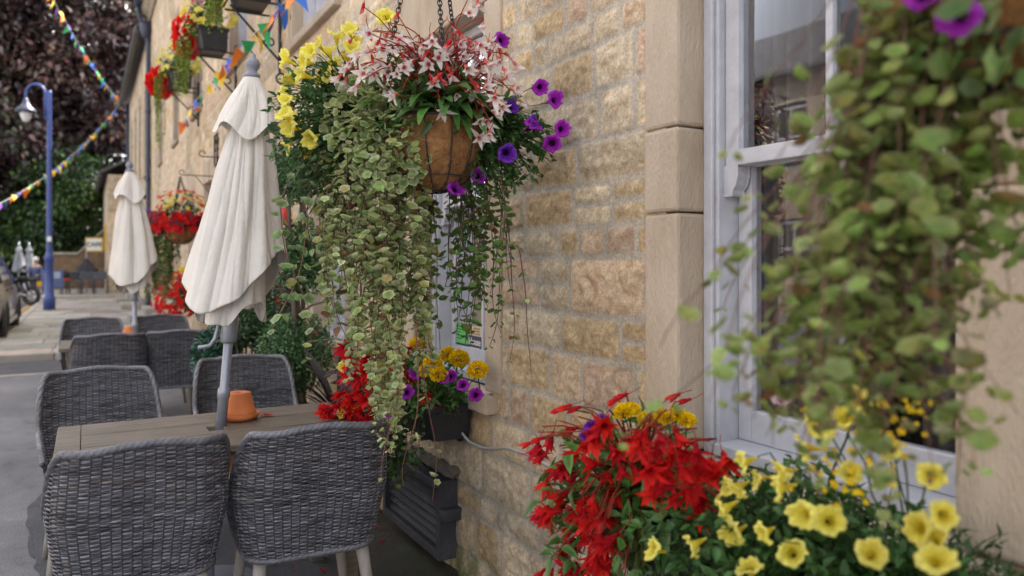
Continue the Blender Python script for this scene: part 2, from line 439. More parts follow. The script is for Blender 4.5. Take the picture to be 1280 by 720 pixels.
def wicker_mat():
    m = attrmat('wicker', .42, 0, 55, .45, .15, 120, .5)
    return m
M['wicker'] = wicker_mat(); per_bloom(M['wicker'])

def glass_mat():
    m, t, N, L, b = nt('window_glass')
    fr = N.new('ShaderNodeFresnel'); fr.inputs['IOR'].default_value = 1.36
    tr = N.new('ShaderNodeBsdfTransparent'); tr.inputs[0].default_value = (.78, .8, .82, 1)
    gl = N.new('ShaderNodeBsdfGlossy'); gl.inputs['Roughness'].default_value = .012; gl.inputs['Color'].default_value = (.95, .95, 1, 1)
    n = N.new('ShaderNodeTexNoise'); n.inputs['Scale'].default_value = 2.2; tc = N.new('ShaderNodeTexCoord'); L.new(tc.outputs['Object'], n.inputs['Vector'])
    bp = N.new('ShaderNodeBump'); bp.inputs['Strength'].default_value = .05; bp.inputs['Distance'].default_value = .02; L.new(n.outputs['Fac'], bp.inputs['Height']); L.new(bp.outputs[0], gl.inputs['Normal'])
    ms = N.new('ShaderNodeMixShader'); L.new(fr.outputs[0], ms.inputs[0]); L.new(tr.outputs[0], ms.inputs[1]); L.new(gl.outputs[0], ms.inputs[2])
    L.new(ms.outputs[0], N['Material Output'].inputs[0]); return m
M['glass'] = glass_mat()

def table_mat():
    m, t, N, L, b = nt('weathered_table_wood')
    tc = N.new('ShaderNodeTexCoord'); mp = N.new('ShaderNodeMapping'); mp.inputs['Scale'].default_value = (1.2, 22, 22); L.new(tc.outputs['Object'], mp.inputs[0])
    n = N.new('ShaderNodeTexNoise'); n.inputs['Scale'].default_value = 3; n.inputs['Detail'].default_value = 9; n.inputs['Roughness'].default_value = .7; L.new(mp.outputs[0], n.inputs['Vector'])
    r = ramp(N, [(.25, (.06, .049, .038)), (.5, (.14, .114, .089)), (.75, (.235, .195, .155))]); L.new(n.outputs['Fac'], r.inputs[0])
    n2 = N.new('ShaderNodeTexNoise'); n2.inputs['Scale'].default_value = 5; n2.inputs['Detail'].default_value = 5; L.new(tc.outputs['Object'], n2.inputs['Vector'])
    r2 = ramp(N, [(.35, (.78, .76, .68)), (.65, (1.12, 1.05, 1.0))]); L.new(n2.outputs['Fac'], r2.inputs[0])
    mx = N.new('ShaderNodeMix'); mx.data_type = 'RGBA'; mx.blend_type = 'MULTIPLY'; mx.inputs[0].default_value = 1
    L.new(r.outputs[0], mx.inputs[6]); L.new(r2.outputs[0], mx.inputs[7]); L.new(mx.outputs[2], b.inputs['Base Color'])
    b.inputs['Roughness'].default_value = .55
    bp = N.new('ShaderNodeBump'); bp.inputs['Strength'].default_value = .35; bp.inputs['Distance'].default_value = .004; L.new(n.outputs['Fac'], bp.inputs['Height']); L.new(bp.outputs[0], b.inputs['Normal'])
    return m
M['table'] = table_mat()

def asphalt_mat(name, base, light, moss=0, rough=.85):
    m, t, N, L, b = nt(name)
    tc = N.new('ShaderNodeTexCoord')
    a = N.new('ShaderNodeTexNoise'); a.inputs['Scale'].default_value = 170; a.inputs['Detail'].default_value = 3; L.new(tc.outputs['Object'], a.inputs['Vector'])
    c = N.new('ShaderNodeTexNoise'); c.inputs['Scale'].default_value = .9; c.inputs['Detail'].default_value = 9; c.inputs['Roughness'].default_value = .68; L.new(tc.outputs['Object'], c.inputs['Vector'])
    r = ramp(N, [(.3, base), (.7, light)]); L.new(c.outputs['Fac'], r.inputs[0])
    r2 = ramp(N, [(.3, (.42, .42, .43)), (.5, (1, 1, 1)), (.72, (1.9, 1.85, 1.8))]); L.new(a.outputs['Fac'], r2.inputs[0])
    mx = N.new('ShaderNodeMix'); mx.data_type = 'RGBA'; mx.blend_type = 'MULTIPLY'; mx.inputs[0].default_value = 1
    L.new(r.outputs[0], mx.inputs[6]); L.new(r2.outputs[0], mx.inputs[7]); out = mx.outputs[2]
    s1 = N.new('ShaderNodeTexNoise'); s1.inputs['Scale'].default_value = 3.7; s1.inputs['Detail'].default_value = 12; s1.inputs['Roughness'].default_value = .78; s1.inputs['Distortion'].default_value = .6; L.new(tc.outputs['Object'], s1.inputs['Vector'])
    rs = ramp(N, [(.32, (.48, .46, .46)), (.45, (.95, .95, .95)), (.58, (1.05, 1.05, 1.05)), (.70, (1.6, 1.55, 1.5))]); L.new(s1.outputs['Fac'], rs.inputs[0])
    ms_ = N.new('ShaderNodeMix'); ms_.data_type = 'RGBA'; ms_.blend_type = 'MULTIPLY'; ms_.inputs[0].default_value = 1; L.new(out, ms_.inputs[6]); L.new(rs.outputs[0], ms_.inputs[7]); out = ms_.outputs[2]
    if moss:
        d = N.new('ShaderNodeTexNoise'); d.inputs['Scale'].default_value = 2.3; d.inputs['Detail'].default_value = 10; d.inputs['Roughness'].default_value = .75; L.new(tc.outputs['Object'], d.inputs['Vector'])
        r3 = ramp(N, [(.47, (0, 0, 0)), (.62, (1, 1, 1))]); L.new(d.outputs['Fac'], r3.inputs[0])
        m2 = N.new('ShaderNodeMix'); m2.data_type = 'RGBA'; L.new(r3.outputs[0], m2.inputs[0]); L.new(out, m2.inputs[6]); m2.inputs[7].default_value = (.035, .042, .018, 1); out = m2.outputs[2]
    L.new(out, b.inputs['Base Color']); b.inputs['Roughness'].default_value = rough
    bp = N.new('ShaderNodeBump'); bp.inputs['Strength'].default_value = .5; bp.inputs['Distance'].default_value = .006; L.new(a.outputs['Fac'], bp.inputs['Height']); L.new(bp.outputs[0], b.inputs['Normal'])
    return m
M['asphalt'] = asphalt_mat('asphalt', (.10, .097, .105), (.185, .178, .185))
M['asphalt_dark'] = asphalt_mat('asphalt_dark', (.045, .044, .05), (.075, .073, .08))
M['road'] = asphalt_mat('road_asphalt', (.075, .074, .085), (.12, .118, .13))
M['damp'] = asphalt_mat('damp_mossy_paving', (.028, .026, .024), (.07, .065, .055), 1, .6)
M['flag'] = attrmat('flagstone', .85, 0, 3.5, .28, .4, 60, .3)
M['kerb'] = noisemat('kerb_stone', [(.2, (.22, .20, .17)), (.8, (.42, .38, .33))], 3, .85, 8, .4, 60)
# ================================================================== THE SETTING
# ---- ground
V, F = np.array([[-120, -40, 0], [90, -40, 0], [90, 220, 0], [-120, 220, 0]], float), np.array([[0, 1, 2, 3]])
structure(mk('ground', V, F, M['asphalt'], smooth=False), 'grey tarmac forecourt in front of the stone pub')
def blob(pts, z, n=10, amp=.05, seed=0):
    """irregular outline through PTS"""
    pts = np.array(pts, float); out = []
    for i in range(len(pts)):
        a, b = pts[i], pts[(i + 1) % len(pts)]
        for k in range(n): out.append(a + (b - a) * k / n)
    P = np.array(out)
    for i in range(max(2, n // 2)): P = (np.roll(P, 1, 0) + 2 * P + np.roll(P, -1, 0)) / 4
    D = np.stack([fbm(P[:, 0] * 2.2 + seed + 20, P[:, 1] * 2.2 + 20, 5), fbm(P[:, 0] * 2.2 + 50, P[:, 1] * 2.2 + 27 + seed, 5)], 1) - .5
    P = P + amp * 2 * D
    return np.concatenate([P, np.full((len(P), 1), z)], 1), [list(range(len(P)))]
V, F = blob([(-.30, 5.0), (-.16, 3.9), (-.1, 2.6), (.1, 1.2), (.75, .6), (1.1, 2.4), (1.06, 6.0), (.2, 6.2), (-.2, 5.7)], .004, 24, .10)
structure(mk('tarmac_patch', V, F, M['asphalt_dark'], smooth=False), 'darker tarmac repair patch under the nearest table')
V, F = blob([(.95, -.8), (1.06, 2.4), (1.0, 4.5), (.9, 7), (1.1, 12.6), (1.62, 12.6), (1.62, -.8)], .008, 24, .10, 3)
structure(mk('damp_paving', V, F, M['damp'], smooth=False), 'dark damp mossy strip of ground along the foot of the wall')
V, F = blob([(.42, 4.6), (1.05, 4.7), (1.0, 6.0), (.5, 6.1)], .012, 12, .12, 9)
structure(mk('mossy_paving', V, F, noisemat('mossy_flag', [(.3, (.10, .085, .055)), (.5, (.16, .14, .09)), (.7, (.20, .18, .13))], 4, .8, 8, .4, 60), smooth=False), 'mossy yellowish paving behind the near table')
V, F = blob([(-3, 11.35), (1.0, 11.35), (1.0, 12.75), (-3, 12.75)], .004, 14, .05, 5)
structure(mk('tarmac_strip', V, F, M['asphalt_dark'], smooth=False), 'dark tarmac band in front of the flagstone kerb')
V, F = box(-3.4, 1.0, 11.25, 11.36, -.05, .012); structure(mk('edging_line', V, F, M['kerb'], bev=.008), 'pale stone edging across the tarmac')
V, F = np.array([[-9, 13, .004], [-1.40, 13, .004], [-1.40, 120, .004], [-9, 120, .004]], float), np.array([[0, 1, 2, 3]])
structure(mk('road', V, F, M['road'], smooth=False), 'tarmac road at the left of the pavement')
g = G()
y = 20.0
while y < 46:
    l = random.uniform(1.2, 3.5)
    for x in (-1.66, -1.53): g.add(np.array([[x, y, .008], [x + .06, y, .008], [x + .06, y + l, .008], [x, y + l, .008]]), np.array([[0, 1, 2, 3]]))
    y += l + random.choice([.02, .3])
structure(g.build('road_markings', M['yellow_paint'], smooth=False), 'worn double yellow line along the kerb')

def flags(name, x0, x1, y0, y1, z, label, seed):
    r = np.random.default_rng(seed); g = G(); y = y0
    while y < y1 - .05:
        h = min(r.uniform(.55, .95), y1 - y); x = x0 + r.uniform(-.3, 0)
        while x < x1 - .02:
            w = r.uniform(.5, 1.15); a, b = max(x, x0), min(x + w, x1)
            if b - a > .04:
                dz = r.uniform(-.004, .004); V, F = box(a + .005, b - .005, y + .005, y + h - .005, z - .3, z + dz)
                V[4:, 2] += r.uniform(-.003, .003, 4)
                g.add(V, F, np.array([.30, .27, .235]) * r.uniform(.75, 1.3) * np.exp(r.normal(0, .04, 3)))
            x += w
        y += h
    V, F = box(x0 + .003, x1 - .003, y0 + .003, y1 - .003, z - .3, z - .012); g.add(V, F, np.array([.10, .09, .075]))
    return structure(g.build(name, M['flag'], smooth=False, bev=.006), label)
flags('pavement', -1.24, 1.46, 12.98, 31, .10, 'raised pavement of worn stone flags', 3)
flags('terrace', -2.2, 1.46, 31.2, 50, .17, 'raised stone terrace in front of the cafe', 4)
g = G(); r_ = np.random.default_rng(4)
y = 12.8
while y < 31:
    l = r_.uniform(.8, 1.2); V, F = box(-1.40, -1.245, y + .004, y + l - .004, -.2, .103 + r_.uniform(-.003, .003)); g.add(V, F); y += l
x = -1.24
while x < 1.44:
    l = min(r_.uniform(.7, 1.2), 1.46 - x); V, F = box(x + .004, x + l - .004, 12.80, 12.975, -.2, .103 + r_.uniform(-.004, .004)); g.add(V, F); x += l
V, F = box(-2.2, 1.46, 31.02, 31.19, -.1, .175); g.add(V, F)
structure(g.build('kerb', M['kerb'], bev=.012), 'pale kerbstones round the raised pavement')

# ---- coursed rubble walls
class Layout:
    def __init__(s, z0, z1, y0, y1, seed, hs=(.105, .148, .158, .172, .20), grow=1.0):
        r = np.random.default_rng(seed); z = [z0]
        while z[-1] < z1: z.append(z[-1] + r.choice(hs) * grow)
        s.z = np.array(z); s.ye = []; s.id0 = []; n = 0
        for i in range(len(z) - 1):
            h = z[i + 1] - z[i]; e = [y0 - r.uniform(.05, .3)]
            while e[-1] < y1:
                e.append(e[-1] + h * (r.choice([.8, 1.1, 1.4, 1.8, 2.2, 2.8], p=[.10, .16, .22, .24, .18, .10]) * r.uniform(.9, 1.12)))
            s.ye.append(np.array(e)); s.id0.append(n); n += len(e)
        pal = np.array([[.60, .465, .30], [.64, .50, .38], [.60, .455, .365], [.58, .50, .395], [.69, .60, .47], [.52, .39, .24], [.72, .625, .50], [.63, .51, .35]])
        w = np.array([.16, .15, .10, .18, .17, .06, .10, .10])
        s.col = np.array([.98, .915, .81]) * pal[r.choice(len(pal), n, p=w / w.sum())] * np.exp(r.normal(0, .07, (n, 1))); s.col = .80 * s.col + .20 * np.array([.60, .485, .345])
        s.t1 = r.normal(0, 1, n); s.t2 = r.normal(0, 1, n); s.b = r.uniform(.6, 1.3, n); s.o = r.uniform(0, 60, (n, 2)); s.split = r.uniform(0, 1, n)

def stone_sheet(L, ys, zs, X, holes, mort=.0110, amp=.85):
    """heightfield of rock-faced stones in raked mortar over the grid ys x zs -> V, F, C"""
    Y, Z = np.meshgrid(ys, zs, indexing='ij')
    zj = Z + .016 * (fbm(Y * 5, Z * 5) - .5) + .02 * (fbm(Y * .9 + 4, Z * .2) - .5) + .010 * (fbm(Y * 22, Z * 22) - .5)
    yj = Y + .018 * (fbm(Y * 5 + 31, Z * 5) - .5) + .010 * (fbm(Y * 22 + 9, Z * 22 + 3) - .5)
    ci = np.clip(np.searchsorted(L.z, zj) - 1, 0, len(L.z) - 2)
    D = np.zeros_like(Y); S = np.zeros(Y.shape, int); U = np.zeros_like(Y); W = np.zeros_like(Y)
    for c in np.unique(ci):
        m = ci == c; e = L.ye[c]; k = np.clip(np.searchsorted(e, yj[m]) - 1, 0, len(e) - 2)
        z0, z1 = L.z[c], L.z[c + 1]; a, b = e[k], e[k + 1]; sid = L.id0[c] + k
        dz = np.minimum(zj[m] - z0, z1 - zj[m]); dy = np.minimum(yj[m] - a, b - yj[m])
        sp = L.split[sid] < .13                                     # some stones are two thin ones
        dz = np.where(sp, np.minimum(dz, np.abs(zj[m] - (z0 + .52 * (z1 - z0)))), dz)
        # rounded corners
        q = .03; d = np.where((dz < q) & (dy < q), q - np.sqrt((q - dz) ** 2 + (q - dy) ** 2), np.minimum(dz, dy))
        D[m] = d; S[m] = sid; U[m] = (yj[m] - a) / (b - a) - .5; W[m] = (zj[m] - z0) / (z1 - z0) - .5
    on = sstep(mort * .75, mort * 1.5, D); o = L.o[S]
    rough = .8 * (fbm(Y * 13 + o[..., 0], Z * 13 + o[..., 1], 5) - .5) + .38 * (fbm(Y * 38 + o[..., 0], Z * 44 + o[..., 1], 3) - .5); ridge = np.abs(fbm(Y * 14 + o[..., 1], Z * 20 + o[..., 0], 4) - .5)
    dome = sstep(mort, mort + .045, D)
    H = on * (.004 + L.b[S] * (.010 * dome) + .030 * rough * dome - .028 * ridge * dome + .006 * (L.t1[S] * U + L.t2[S] * W)) * amp
    H = np.maximum(H, -.004) + (1 - on) * .003 * (fbm(Y * 40, Z * 40, 3) - .5)
    grain = fbm(Y * 55 + o[..., 0], Z * 55 + o[..., 1], 4)
    blot = fbm(Y * 7 + o[..., 1], Z * 7, 4)
    C = L.col[S] * (1 + .62 * (grain - .5))[..., None] * (1 + .34 * (blot - .5))[..., None]
    pit = sstep(.55, .68, fbm(Y * 38 + 5 + o[..., 0], Z * 46, 4))[..., None]
    C = C * (1 - pit * np.array([.13, .20, .27]))
    mc = np.array([.51, .44, .355]) * ((1 + .5 * (fbm(Y * 45, Z * 45, 4) - .5)) * (1 + .35 * (fbm(Y * 9, Z * 9, 4) - .5)))[..., None]
    C = C * on[..., None] + mc * (1 - on)[..., None]
    st = sstep(.5, .72, fbm(Y * .8 + 3, Z * .5 + 1, 5))[..., None]; C = C * (1 - .22 * st)
    low = (sstep(.75, .25, Z + .35 * (fbm(Y * 3, Z * 3) - .5)) * sstep(.42, .6, fbm(Y * 5 + 2, Z * 5, 5)))[..., None]
    C = C * (1 - .30 * low) + low * np.array([.10, .095, .085]) * .25       # grime splashed up the foot of the wall
    gm = (.8 * sstep(.26, .05, Z) * sstep(.56, .68, fbm(Y * 6 + 40, Z * 4, 5)))[..., None]
    C = C * (1 - gm) + gm * np.array([.07, .10, .03])                       # moss
    for (a, b, c, d, j) in holes:
        k = np.minimum(np.minimum(Y - (a - j), (b + j) - Y), np.minimum(Z - (c - .09), (d + .3) - Z))
        H = np.where(k > -.02, H * sstep(0, -.02, k) - .006 * sstep(-.02, 0, k), H)
    V = np.stack([X - H, Y, Z], -1).reshape(-1, 3)
    F = grid_faces(len(ys), len(zs))
    yc = (ys[:-1] + ys[1:]) / 2; zc = (zs[:-1] + zs[1:]) / 2
    YC, ZC = np.meshgrid(yc, zc, indexing='ij'); keep = np.ones(YC.shape, bool)
    for (a, b, c, d, j) in holes: keep &= ~((YC > a - j * .4) & (YC < b + j * .4) & (ZC > c - .04) & (ZC < d + .1))
    return V, F[keep.ravel()][:, ::-1], C.reshape(-1, 3)

def rectgrid(h, a, b): return np.linspace(a, b, max(2, int(round((b - a) / h)) + 1))

# ---- sash windows as parts of a building
def sash_window(parent, y0, y1, z0, z1, X, bars=1, mat='white_paint', curtain=True, detail=True, stone='dressed'):
    """stone surround, frame, two sashes and their glass in an opening whose wall face is at X"""
    xf = X + .13; zm = (z0 + z1) / 2 + .02
    g = G()
    def jamb(ya, yb, seed):
        r = np.random.default_rng(seed); zs = [z0, z0 + .42 * (z1 - z0), z0 + .57 * (z1 - z0), z1] if z1 - z0 > 1.2 else [z0, z1]
        for i in range(len(zs) - 1):
            dx = r.uniform(-.003, .003); V, F = box(X - .006 + dx, X + .26, ya, yb, zs[i] + .002, zs[i + 1] - .002); g.add(V, F)
    jamb(y0 - .15, y0, int(y0 * 100)); jamb(y1, y1 + .15, int(y1 * 100) + 1)
    V, F = box(X - .008, X + .26, y0 - .17, y1 + .17, z1 + .001, z1 + .30); g.add(V, F)
    mk('stone_surround', np.concatenate(g.V), g.F, M[stone], parent, smooth=False, bev=.006 if not detail else .011)
    V, F = box(X - .05, X + .26, y0 - .10, y1 + .10, z0 - .085, z0 - .001); V[[4, 7], 2] -= .012
    mk('sill', V, F, M[stone], parent, smooth=False, bev=.01)
    g = G(); fw = .05
    for a, b in ((y0, y0 + fw), (y1 - fw, y1)):
        g.add(*box(xf - .02, xf + .13, a + .001, b - .001, z0, z1))
        s = 1 if a == y0 else -1; e = b if s > 0 else a
        g.add(*box(xf - .035, xf - .0205, min(e - s * .012, e - s * .05) + .001, max(e - s * .012, e - s * .05) - .001, z0, z1))       # moulding bead on the face
    g.add(*box(xf - .02, xf + .13, y0 + fw, y1 - fw, z1 - .045, z1 - .001)); g.add(*box(xf - .045, xf + .13, y0 + fw, y1 - fw, z0 + .001, z0 + .035))
    fr = g.build('window', M[mat], parent, False, .004)
    ya, yb = y0 + fw + .001, y1 - fw - .001
    for up in (True, False):
        x0 = xf + (.005 if up else .058); x1 = x0 + .044
        za, zb = (zm - .022, z1 - .046) if up else (z0 + .036, zm + .022)
        g = G(); st = .05; rb, rt = (.045, .055) if up else (.09, .045)
        g.add(*box(x0, x1, ya, ya + st, za, zb)); g.add(*box(x0, x1, yb - st, yb, za, zb))
        g.add(*box(x0 - (.006 if up else 0), x1, ya + st, yb - st, za, za + rb)); g.add(*box(x0, x1, ya + st, yb - st, zb - rt, zb))
        for i in range(bars):
            yc = ya + (yb - ya) * (i + 1) / (bars + 1); g.add(*box(x0 + .006, x1 - .006, yc - .011, yc + .011, za + rb, zb - rt))
        if up and detail:                                          # horns under the meeting rail
            for s, e in ((1, ya), (-1, yb)):
                pr = np.array([[0, 0], [.05, 0], [.05, -.03], [.042, -.055], [.03, -.07], [.03, -.085], [0, -.085]]); n = len(pr)
                V = np.concatenate([np.stack([np.full(n, x), e + s * pr[:, 0], za + pr[:, 1]], 1) for x in (x0 - .004, x1)])
                g.add(V, [grid_faces(2, n, True), np.arange(n)[None], np.arange(n)[::-1][None] + n])
        g.build('sash', M[mat], fr, False, .003)
        V = np.array([[x0 + .022, ya + .02, za + .02], [x0 + .022, yb - .02, za + .02], [x0 + .022, yb - .02, zb - .02], [x0 + .022, ya + .02, zb - .02]])
        mk('pane', V, np.array([[0, 1, 2, 3]]), M['glass'], fr, smooth=False)
    if curtain == 'blind':
        g = G(); n = int((yb - ya) / .09)
        for i in range(n):
            yc = ya + (i + .5) * (yb - ya) / n; V, F = box(-.0015, .0015, -.04, .04, z0 + .05, z1 - .05); a = .5; c, s = math.cos(a), math.sin(a)
            V2 = V.copy(); V2[:, 0] = V[:, 0] * c - V[:, 1] * s + xf + .2; V2[:, 1] = V[:, 0] * s + V[:, 1] * c + yc; g.add(V2, F)
        g.build('blind', M['blind'], fr, False)
    elif curtain:
        yy = np.linspace(0, .24, 40)
        for s, e in ((1, ya - .02), (-1, yb + .02)):
            V = np.concatenate([np.stack([xf + .19 + .022 * np.sin(yy * 95) + .008 * np.sin(yy * 41), e + s * yy * (1 if k else .92), np.full(40, z)], 1) for k, z in enumerate((z0 + .02, z1 + .1))])
            mk('curtain', V, grid_faces(2, 40), M['curtain'], fr)
    return fr

# ---- the pub
pub = thing('stone_pub', 'honey coloured coursed stone pub with sash windows and flower baskets along its front', 'building', (WX, 10.5, 0))
GW = [(.857 + 2.02 * k, .857 + 2.02 * k + .80, .885, 2.57, .15) for k in range(0, 10)]
UW = [(5.1, 6.38, 3.27, 4.75, .14), (8.4, 9.5, 3.75, 5.6, .14), (12.1, 13.0, 3.78, 5.8, .14), (15.3, 16.1, 3.75, 5.9, .14), (18.7, 19.5, 3.75, 5.9, .14)]
HOLES = GW + UW
LAY = Layout(-.05, 8.6, -1.2, 22.2, 5)
sheets = [stone_sheet(LAY, rectgrid(.0075, -.6, 4.7), rectgrid(.0075, -.03, 3.0), WX, HOLES),
          stone_sheet(LAY, rectgrid(.017, 4.7, 12.0), rectgrid(.017, -.03, 6.0), WX, HOLES),
          stone_sheet(LAY, rectgrid(.035, 12.0, 22.0), rectgrid(.035, -.03, 8.3), WX, HOLES),
          stone_sheet(LAY, rectgrid(.12, -.6, 4.7), rectgrid(.12, 3.0, 8.3), WX, HOLES),
          stone_sheet(LAY, rectgrid(.10, 4.7, 12.0), rectgrid(.10, 6.0, 8.3), WX, HOLES)]
g = G()
for V, F, C in sheets: g.add(V, F, C)
V, F = box(WX + .02, WX + 7, -.58, 21.98, -.03, 8.29); F = F[[3, 4, 2]]; g.add(V, F, np.array([.42, .35, .26]))
g.build('wall', M['stone'], pub)
for k, (a, b, c, d, j) in enumerate(GW): sash_window(pub, a, b, c, d, WX, 1, 'white_paint' if k != 2 else 'white_paint', True, k < 4)
for k, (a, b, c, d, j) in enumerate(UW): sash_window(pub, a, b, c, d, WX, 1, curtain='blind' if k == 0 else True, detail=k < 1, stone='dressed_grey' if k > 1 else 'dressed')
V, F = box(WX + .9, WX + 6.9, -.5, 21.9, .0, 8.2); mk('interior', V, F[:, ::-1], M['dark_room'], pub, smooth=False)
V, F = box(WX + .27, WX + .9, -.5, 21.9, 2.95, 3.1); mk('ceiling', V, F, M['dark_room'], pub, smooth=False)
V = np.array([[WX - .30, -.9, 8.32], [WX + 3.6, -.9, 10.6], [WX + 7.4, -.9, 8.3], [WX - .30, 22.05, 8.32], [WX + 3.6, 22.05, 10.6], [WX + 7.4, 22.05, 8.3]]); V = np.concatenate([V, V + [0, 0, .07]])
mk('roof', V, [[6, 7, 10, 9], [7, 8, 11, 10], [0, 3, 4, 1], [1, 4, 5, 2], [0, 6, 9, 3], [2, 5, 11, 8], [0, 1, 7, 6], [1, 2, 8, 7], [3, 9, 10, 4], [4, 10, 11, 5]], M['slate'], pub, smooth=False)
# moulded stone eaves course with its shaped end over the downpipe, then the gutter
pr = np.array([[0, 7.78], [-.07, 7.78], [-.10, 7.84], [-.10, 7.90], [-.16, 7.95], [-.22, 8.05], [-.24, 8.12], [-.24, 8.2], [0, 8.2]]); n = len(pr)
V = np.concatenate([np.stack([WX + pr[:, 0] + .004, np.full(n, yy), pr[:, 1]], 1) for yy in (-.9, 22.02)])
mk('eaves_moulding', V, [grid_faces(2, n, True), np.arange(n)[None], np.arange(n)[::-1][None] + n], M['dressed_grey'], pub, smooth=False)
V, F = box(WX - .40, WX - .245, -.9, 22.1, 8.13, 8.28); mk('gutter', V, F, M['pipe_blue'], pub, smooth=False, bev=.03)
g = G(); xp = WX - .09; yp = 21.88
P = [[WX - .32, yp, 8.14], [WX - .32, yp, 7.95], [WX - .26, yp, 7.75], [xp, yp, 7.45], [xp, yp, 7.2], [xp, yp, .25], [xp - .02, yp, .16], [xp - .10, yp, .12]]
g.add(*tube(P, .055, 10))
for z in (7.25, 5.4, 3.6, 1.8, .35): g.add(*lathe([(.056, z - .05), (.07, z - .045), (.07, z + .045), (.056, z + .05)], (xp, yp, 0), 12))
V, F = lathe([(.06, 7.30), (.10, 7.36), (.14, 7.5), (.15, 7.6), (.15, 7.68)], (xp - .05, yp, 0), 10); g.add(V, F)
g.build('downpipe', M['pipe_blue'], pub)
# air vent high on the wall
def louvre(parent, name, y0, y1, z0, z1, dep, n, mat):
    g = G(); fw = .035 if y1 - y0 > .4 else .025; x1 = WX + .03; x0 = WX - dep
    g.add(*box(x0, x1, y0, y0 + fw, z0, z1)); g.add(*box(x0, x1, y1 - fw, y1, z0, z1)); g.add(*box(x0, x1, y0 + fw, y1 - fw, z1 - fw, z1)); g.add(*box(x0, x1, y0 + fw, y1 - fw, z0, z0 + fw * 1.2))
    g.add(*box(x1 - .03, x1, y0 + fw, y1 - fw, z0 + fw, z1 - fw))
    h = (z1 - z0 - 2.2 * fw) / n
    fr = g.build(name, mat, parent, False, .004)
    g = G()
    for i in range(n):
        z = z0 + fw * 1.2 + i * h; t = .012
        t = .006; q = min(.028, dep * .5); V = np.array([[x0 + q, y0 + fw - .002, z + .05 * h], [x0 + q, y1 - fw + .002, z + .05 * h], [x0 + q + .04, y1 - fw + .002, z + .85 * h], [x0 + q + .04, y0 + fw - .002, z + .85 * h]]); V = np.concatenate([V, V + [-.003, 0, t]])
        g.add(V, BOXF)
    return fr, g
fr, g = louvre(pub, 'wall_vent', 10.35, 10.62, 2.7, 3.12, .03, 7, M['black_iron']); g.build('slats', M['black_iron'], fr, False)

# big black louvred vent box at the foot of the wall
vent = thing('vent_box', 'large black louvred metal vent box at the foot of the stone wall', 'vent', (WX - .05, 3.53, .06))
fr, g = louvre(vent, 'casing', 3.15, 3.90, .07, .435, .095, 7, M['vent_paint']); g.build('louvres', M['vent_paint'], vent, False, .003)
V, F = box(WX - .135, WX - .0955, 3.13, 3.92, .415, .455); mk('top_flange', V, F, M['vent_paint'], vent, False, bev=.006)
V, F = box(WX - .10, WX + .02, 3.10, 3.149, .26, .315); V2, F2 = box(WX - .07, WX + .02, 3.085, 3.10, .24, .26); mk('hinge_lug', V, F, M['vent_paint'], vent, False, bev=.006)
g = G(); r_ = np.random.default_rng(5)
n = 40; yy = np.linspace(3.10, 3.93, n); ang = np.linspace(0, PI / 2, 7)
rr = .055 * (1 + .5 * (fbm(yy * 14, yy * 0) - .5)); Vm = np.stack([np.stack([WX + .012 - rr * np.cos(a) * 1.15, yy, .452 + rr * np.sin(a) * .75 + .012 * (fbm(yy * 30, yy * 0 + a * 3) - .5)], 1) for a in ang], 1)
g.add(Vm.reshape(-1, 3), grid_faces(n, 7)); g.build('mortar_fillet', noisemat('mortar_fillet', [(.2, (.07, .06, .052)), (.8, (.20, .175, .15))], 14, .95, 8, .8, 60), vent)

# cable along the wall
P = [(1.42, 3.0, .80), (1.435, 2.985, .70), (1.46, 2.95, .655), (1.485, 2.86, .645), (1.487, 2.76, .665), (1.487, 2.66, .69), (1.487, 2.5, .70), (1.487, 2.3, .69), (1.487, 2.1, .70), (1.487, 1.8, .695), (1.487, 1.3, .70), (1.487, .2, .69)]
P = np.array(P); t = np.linspace(0, len(P) - 1, 90); k = np.arange(len(P)); P = np.stack([np.interp(t, k, P[:, i]) for i in range(3)], 1)
for i in range(2): P[1:-1] = (P[:-2] + P[1:-1] * 2 + P[2:]) / 4
tag(mk('wall_cable', *tube(P, .006, 6), M['cable']), 'thin grey cable looping along the stone wall below the windows', 'cable')

